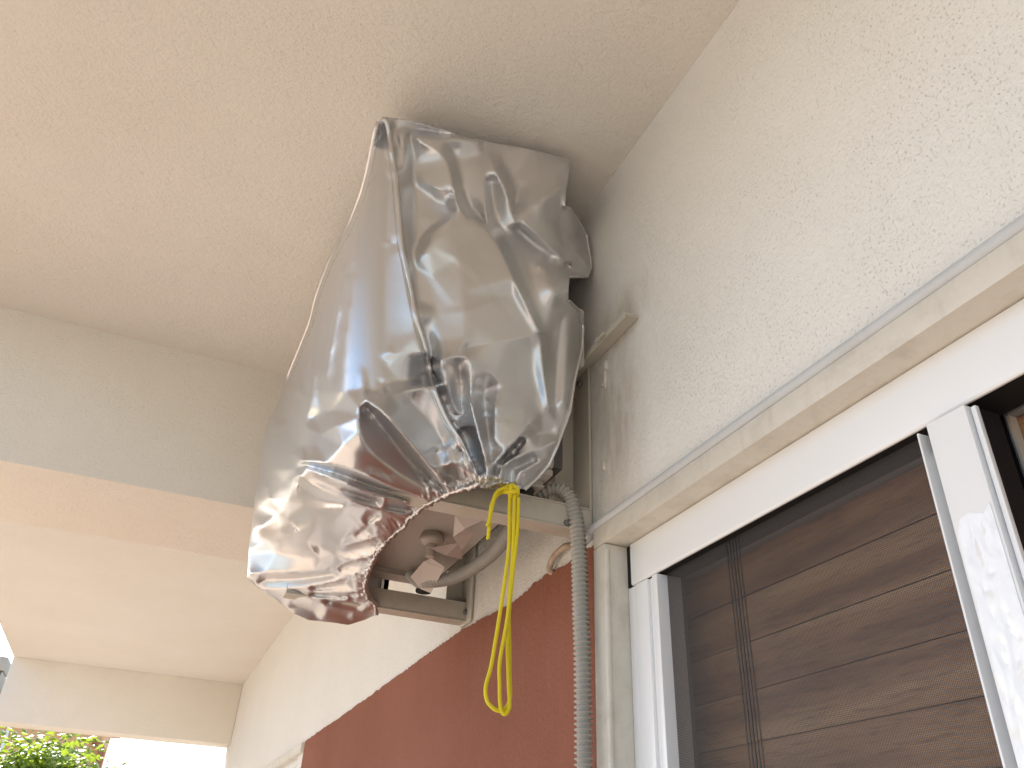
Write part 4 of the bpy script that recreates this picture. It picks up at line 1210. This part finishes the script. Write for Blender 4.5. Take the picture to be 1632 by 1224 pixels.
# hidden back of the bag: carried round behind every outer edge; the gathered mouth stays open
ctr = np.array([np.mean(q1[:, 0]), np.mean(q1[:, 1])])
h0, h1 = ringlen[NL + NF], ringlen[NL + NF + NH - 1]
order_b = [k for k in list(range(h1, nb)) + list(range(0, h0 + 1))]
prev = [int(bidx[k]) for k in order_b]
for stepi, (sh_, dt) in enumerate(((0.0, .03), (0.06, .10), (0.2, .22), (0.45, .34))):
    cur = []
    for k in order_b:
        i = int(bidx[k]); qq = q1[i] + (ctr - q1[i]) * sh_; ray = undev(qq[None] / scale, np.array([1.0]))[0] - EYE; tt = t1[i] + dt
        tt = min(tt, 0.591 / ray[0], 1.84 / ray[1], (2.768 - 1.55) / ray[2]); p = EYE + ray * max(tt, t1[i] * 1.001)
        verts.append(tuple(map(float, p))); cur.append(len(verts) - 1)
    for a, b_, c, d in zip(prev, prev[1:], cur[1:], cur): faces.append((a, b_, c, d))
    prev = cur
# turned-in lip of the mouth
hemb = list(range(h0, h1 + 1)); prev = [int(bidx[k]) for k in hemb]; rr = random.Random(9)
for dt in (.004, .014):
    cur = []
    for k in hemb:
        i = int(bidx[k]); qq = q1[i] + rg.uniform(-2, 2, 2); p = undev(qq[None] / scale, np.array([t1[i] + dt]))[0]
        verts.append(tuple(map(float, p))); cur.append(len(verts) - 1)
    for a, b_, c, d in zip(prev, prev[1:], cur[1:], cur): faces.append((a, b_, c, d))
    prev = cur
me = bpy.data.meshes.new('fabric_body'); me.from_pydata(verts, [], faces); me.update()
bm = bmesh.new(); bm.from_mesh(me); bmesh.ops.recalc_face_normals(bm, faces=bm.faces)
for f in bm.faces: f.smooth = True
bm.to_mesh(me); bm.free(); me.materials.append(M['silver']); link_me('fabric_body', me, cv)

# tree of surface points for seams
from mathutils.kdtree import KDTree
kd = KDTree(len(q1))
for i, a in enumerate(q1): kd.insert(Vector((a[0], a[1], 0)), i)
kd.balance()
def on_cloth(pt, lift=0.0):
    q, t = dev(np.array(pt)[None]); q = q[0] * scale; acc = 0; ws_ = 0
    for co, i, d in kd.find_n(Vector((q[0], q[1], 0)), 4): w_ = 1 / (d + .3); acc += w_ * t1[i]; ws_ += w_
    return Vector(undev((q / scale)[None], np.array([acc / ws_ - lift]))[0])
def strip(pts, half, lift, name, mat, side=None):
    """a flat sewn tape following the cloth"""
    pts = [Vector(p) for p in pts]; mb = MB(); n = len(pts); prof = ((-1, 0.0), (-.7, lift), (.7, lift), (1, 0.0), (.7, -.001), (-.7, -.001))
    for i, p in enumerate(pts):
        t = (pts[min(i + 1, n - 1)] - pts[max(i - 1, 0)]).normalized(); view = (p - Vector(EYE)).normalized(); s_ = t.cross(view).normalized()
        for a, l in prof: mb.v.append(tuple(p + s_ * half * a * (1 + .08 * mnoise.noise(p * 60)) - view * l))
    m_ = len(prof)
    for i in range(n - 1):
        for k in range(m_): a = i * m_ + k; b_ = i * m_ + (k + 1) % m_; mb.f.append((a, b_, b_ + m_, a + m_))
    mb.f.append(tuple(range(m_))); mb.f.append(tuple((n - 1) * m_ + k for k in reversed(range(m_))))
    return mb.build(name, mat, cv, smooth=True)
SEAM = [[0.1265, 0.985, 2.7006], [0.1349, 0.985, 2.6884], [0.1444, 0.985, 2.6493], [0.1616, 0.985, 2.5795], [0.1766, 0.985, 2.505], [0.192, 0.985, 2.4271], [0.2005, 0.985, 2.3979], [0.2192, 0.985, 2.3342], [0.2315, 0.985, 2.291], [0.2548, 0.985, 2.2321], [0.2699, 0.985, 2.1792], [0.2933, 0.985, 2.1323], [0.3173, 0.985, 2.1024], [0.3388, 0.985, 2.067], [0.3466, 0.985, 2.0518], [0.3503, 0.985, 2.0398]]
seam = [on_cloth(p, 0.0008) for p in even(spline(SEAM, 6), 0.004)]
for _ in range(3): seam = [seam[0]] + [(a + b_ * 2 + c) / 4 for a, b_, c in zip(seam, seam[1:], seam[2:])] + [seam[-1]]
strip(seam, 0.0036, 0.0022, 'seam_piping', M['tape'])
eq = even(spline(OUT[1:NL - 9], 4), 0.004)
strip(eq, 0.0036, 0.0025, 'seam_piping', M['tape'])
fl1 = [Vector(p) for p in OUT[NL + NF + NH + 12:NL + NF + NH + 18]]
strip([p for p in even(fl1, 0.004)], 0.0026, 0.0018, 'seam_piping', M['tape'])
fl2 = [Vector(p) for p in OUT[NL + NF + NH:NL + NF + NH + 10]]
strip([p for p in even(fl2, 0.004)], 0.0030, 0.0018, 'seam_piping', M['tape'])
st = MB()
def stitches(path, sidek, pitch=0.0042):
    pth = even(path, pitch)
    for i in range(len(pth) - 1):
        p = pth[i]; t = (pth[i + 1] - p).normalized(); view = (p - Vector(EYE)).normalized(); s_ = t.cross(view).normalized() * sidek
        a = on_cloth(p + s_, 0.0006); b_ = on_cloth(p + s_ + t * pitch * .6, 0.0006); st.tube([a, b_], 0.00035, 5)
stitches(seam, 0.0058); stitches(seam, -0.0058); stitches([p + Vector((.008, 0, -.004)) for p in eq], 0.0)
stitches([Vector(p) + Vector((-.007, -.002, -.001)) for p in fl2], 0.0)
tag(st.build('stitching', M['thread'], cv), kind='stuff')
# elastic gathered hem: a crushed roll of cloth round the mouth
hpts = even([Vector(p) for p in OUT[NL + NF:NL + NF + NH]], 0.0022)
hm = MB(); nseg = 12; rr = random.Random(21); n = len(hpts); base = 0
for i, p in enumerate(hpts):
    t = (hpts[min(i + 1, n - 1)] - hpts[max(i - 1, 0)]).normalized(); u = t.cross(Vector((0, 0, 1))).normalized(); w_ = t.cross(u)
    g = 0.0046 + 0.0026 * mnoise.noise(Vector((i * .55, 0, 0))) + rr.uniform(-.0010, .0010)
    for k in range(nseg):
        an = 2 * math.pi * k / nseg; r_ = g * (1 + .65 * mnoise.noise(Vector((i * .42, math.cos(an) * 1.8, math.sin(an) * 1.8))) + rr.uniform(-.07, .07))
        hm.v.append(tuple(p + (u * math.cos(an) + w_ * math.sin(an)) * r_ + Vector((0, 0, .002))))
for i in range(n - 1):
    for k in range(nseg): a = i * nseg + k; b_ = i * nseg + (k + 1) % nseg; hm.f.append((a, b_, b_ + nseg, a + nseg))
hm.f.append(tuple(range(nseg))); hm.f.append(tuple((n - 1) * nseg + k for k in range(nseg)))
hm.build('elastic_hem', M['silver_hem'], cv, smooth=True)

# ================================================================== YELLOW CORD
yc = thing('yellow_cord', 'bright yellow braided cord knotted at the cover mouth, hanging in long loops', 'cord', (0.42, 1.02, 2.06))
def cord(path, name, r=0.0027):
    pts = even(spline(path, 8), 0.0016); mb = MB().tube(pts, r, 10); me = mb.mesh(name, M['cord'], smooth=True)
    uv = me.uv_layers.new(name='UVMap')
    for pl in me.polygons:
        for li in pl.loop_indices:
            vi = me.loops[li].vertex_index; i, k = divmod(vi, 10)
            kk = k
            if 0 in [me.loops[l].vertex_index % 10 for l in pl.loop_indices] and 9 in [me.loops[l].vertex_index % 10 for l in pl.loop_indices] and k == 0: kk = 10
            uv.data[li].uv = (i * 0.0016 / 0.0012 * 0.5, kk / 10 * 6 * 0.5)
    return link_me(name, me, yc)
def yy(pts, y0, amp=0.0): return [(p[0], y0 + amp * math.sin(i * 1.3), p[2]) for i, p in enumerate(pts)]
TAIL1 = [[0.41, 1.025, 2.0586], [0.401, 1.025, 2.0556], [0.3914, 1.025, 2.0454], [0.3868, 1.025, 2.0214], [0.384, 1.025, 2.0022], [0.3813, 1.025, 1.9925]]
TAIL2 = [[0.4101, 1.025, 2.0555], [0.3992, 1.025, 2.0501], [0.39, 1.025, 2.035], [0.3869, 1.025, 2.0194], [0.3864, 1.025, 1.9949], [0.3856, 1.025, 1.9756]]
L1 = [[0.4175, 1.025, 2.051], [0.4186, 1.025, 2.026], [0.4197, 1.025, 1.9688], [0.4123, 1.025, 1.8917], [0.4053, 1.025, 1.8325], [0.4016, 1.025, 1.8009], [0.3964, 1.025, 1.7761], [0.3988, 1.025, 1.7589], [0.4081, 1.025, 1.7496], [0.4179, 1.025, 1.748], [0.4247, 1.025, 1.7514], [0.4312, 1.025, 1.7657], [0.4288, 1.025, 1.7988], [0.4258, 1.025, 1.8353], [0.4229, 1.025, 1.9], [0.4271, 1.025, 1.9702], [0.427, 1.025, 2.0449]]
L2 = [[0.4226, 1.025, 2.0521], [0.4245, 1.025, 1.9831], [0.4232, 1.025, 1.9239], [0.4192, 1.025, 1.8666], [0.4111, 1.025, 1.8081], [0.413, 1.025, 1.7808], [0.4157, 1.025, 1.7546], [0.4198, 1.025, 1.7444], [0.4241, 1.025, 1.7456], [0.4277, 1.025, 1.756], [0.4252, 1.025, 1.7887], [0.4218, 1.025, 1.8508], [0.425, 1.025, 1.9279], [0.4291, 1.025, 1.9936], [0.4289, 1.025, 2.0484]]
cord(yy(TAIL1, 1.018), 'tail_end'); cord(yy(TAIL2, 1.024, .001), 'tail_end')
cord(yy(L1, 1.026, .0015), 'hanging_loop'); cord(yy(L2, 1.0205, .0015), 'hanging_loop')
kx, ky, kz = 0.4185, 1.022, 2.0585
kn = []
for i in range(40):
    a = i / 39 * 2 * math.pi * 2.0
    kn.append((kx + 0.0085 * math.cos(a) + .004 * math.sin(a * .5), ky + 0.0065 * math.sin(a * 1.5 + .4), kz + 0.0075 * math.sin(a) + .003 * math.cos(a * .5)))
cord(kn, 'knot', 0.0034)

# ================================================================== BEYOND THE TERRACE
tr = thing('leafy_tree', 'bright green leafy tree in the sun seen below the far beam', 'tree', (-0.95, 10.3, -0.06))
tk = MB(); tk.tube(spline([(-0.95, 10.3, -0.06), (-0.93, 10.3, 0.7), (-0.97, 10.32, 1.4), (-0.92, 10.3, 2.3)], 5), [0.07 - 0.045 * i / 15 for i in range(16)], 8)
rt = random.Random(5); tips = []
for k in range(24):
    a = rt.uniform(0, 6.28); z0 = rt.uniform(1.3, 2.25); L = rt.uniform(.35, .75)
    p0 = Vector((-0.94, 10.3, z0)); p1 = p0 + Vector((math.cos(a) * L * .5, math.sin(a) * L * .5, L * .45)); p2 = p0 + Vector((math.cos(a) * L, math.sin(a) * L, L * rt.uniform(.5, .95)))
    tk.tube([p0, p1, p2], [.018, .011, .004], 5); tips += [p1, p2, p1.lerp(p2, .5)]
tk.build('trunk', M['bark'], tr, smooth=True)
lf = MB()
for k in range(5000):
    c = rt.choice(tips) + Vector((rt.gauss(0, .13), rt.gauss(0, .13), rt.gauss(0, .11)))
    if c.z > 2.95: continue
    L = rt.uniform(.05, .11); d = Vector((rt.uniform(-1, 1), rt.uniform(-1, 1), rt.uniform(-.8, .3))).normalized(); s_ = d.cross(Vector((rt.uniform(-.4, .4), rt.uniform(-.4, .4), 1))).normalized() * L * .42; nrm = d.cross(s_).normalized() * L * .1
    lf.add([c, c + d * L * .35 + s_ + nrm, c + d * L, c + d * L * .35 - s_ + nrm, c + d * L * .5 - nrm], [(0, 4, 1), (1, 4, 2), (2, 4, 3), (3, 4, 0)])
tag(lf.build('crown', M['leaf'], tr), kind='stuff')
nh = thing('ochre_house', 'sunlit ochre house wall with white edge strip behind the green tree', 'house', (-3.5, 14, -0.06))
MB().box(-6.0, -0.50, 13.5, 17, -0.06, 3.6).build('wall', M['orange'], nh, bevel=.01)
MB().box(-1.70, -1.66, 13.44, 13.498, -0.06, 3.5).build('white_strip', M['alu'], nh)
MB().box(-6.2, -0.35, 13.3, 17.2, 3.6, 3.7).build('roof_edge', M['terracotta'], nh)
dp = MB().tube([(-0.455, 13.44, -0.06), (-0.455, 13.44, 2.75), (-0.455, 13.44, 2.98), (-0.53, 13.44, 3.08), (-0.60, 13.46, 3.1)], 0.045, 10)
tag(dp.build('drain_pipe', M['terracotta'], smooth=True), 'brown terracotta downpipe at the corner of the ochre house', 'pipe')
sp = MB(); rs_ = random.Random(8)
z = -0.06
while z < 3.34:
    h = rs_.uniform(.10, .16); x = -2.1
    while x < -1.47:
        wd = min(rs_.uniform(.14, .26), -1.455 - x); sp.box(x + .006, x + wd - .006, 9.9 + rs_.uniform(-.02, .02), 10.3, z + .006, z + h - .006); x += wd
    z += h
st_ = sp.build('stone_pillar', M['stone'], bevel=.012); tag(st_, 'grey rubble stone pillar at the left edge outside the terrace', 'pillar')
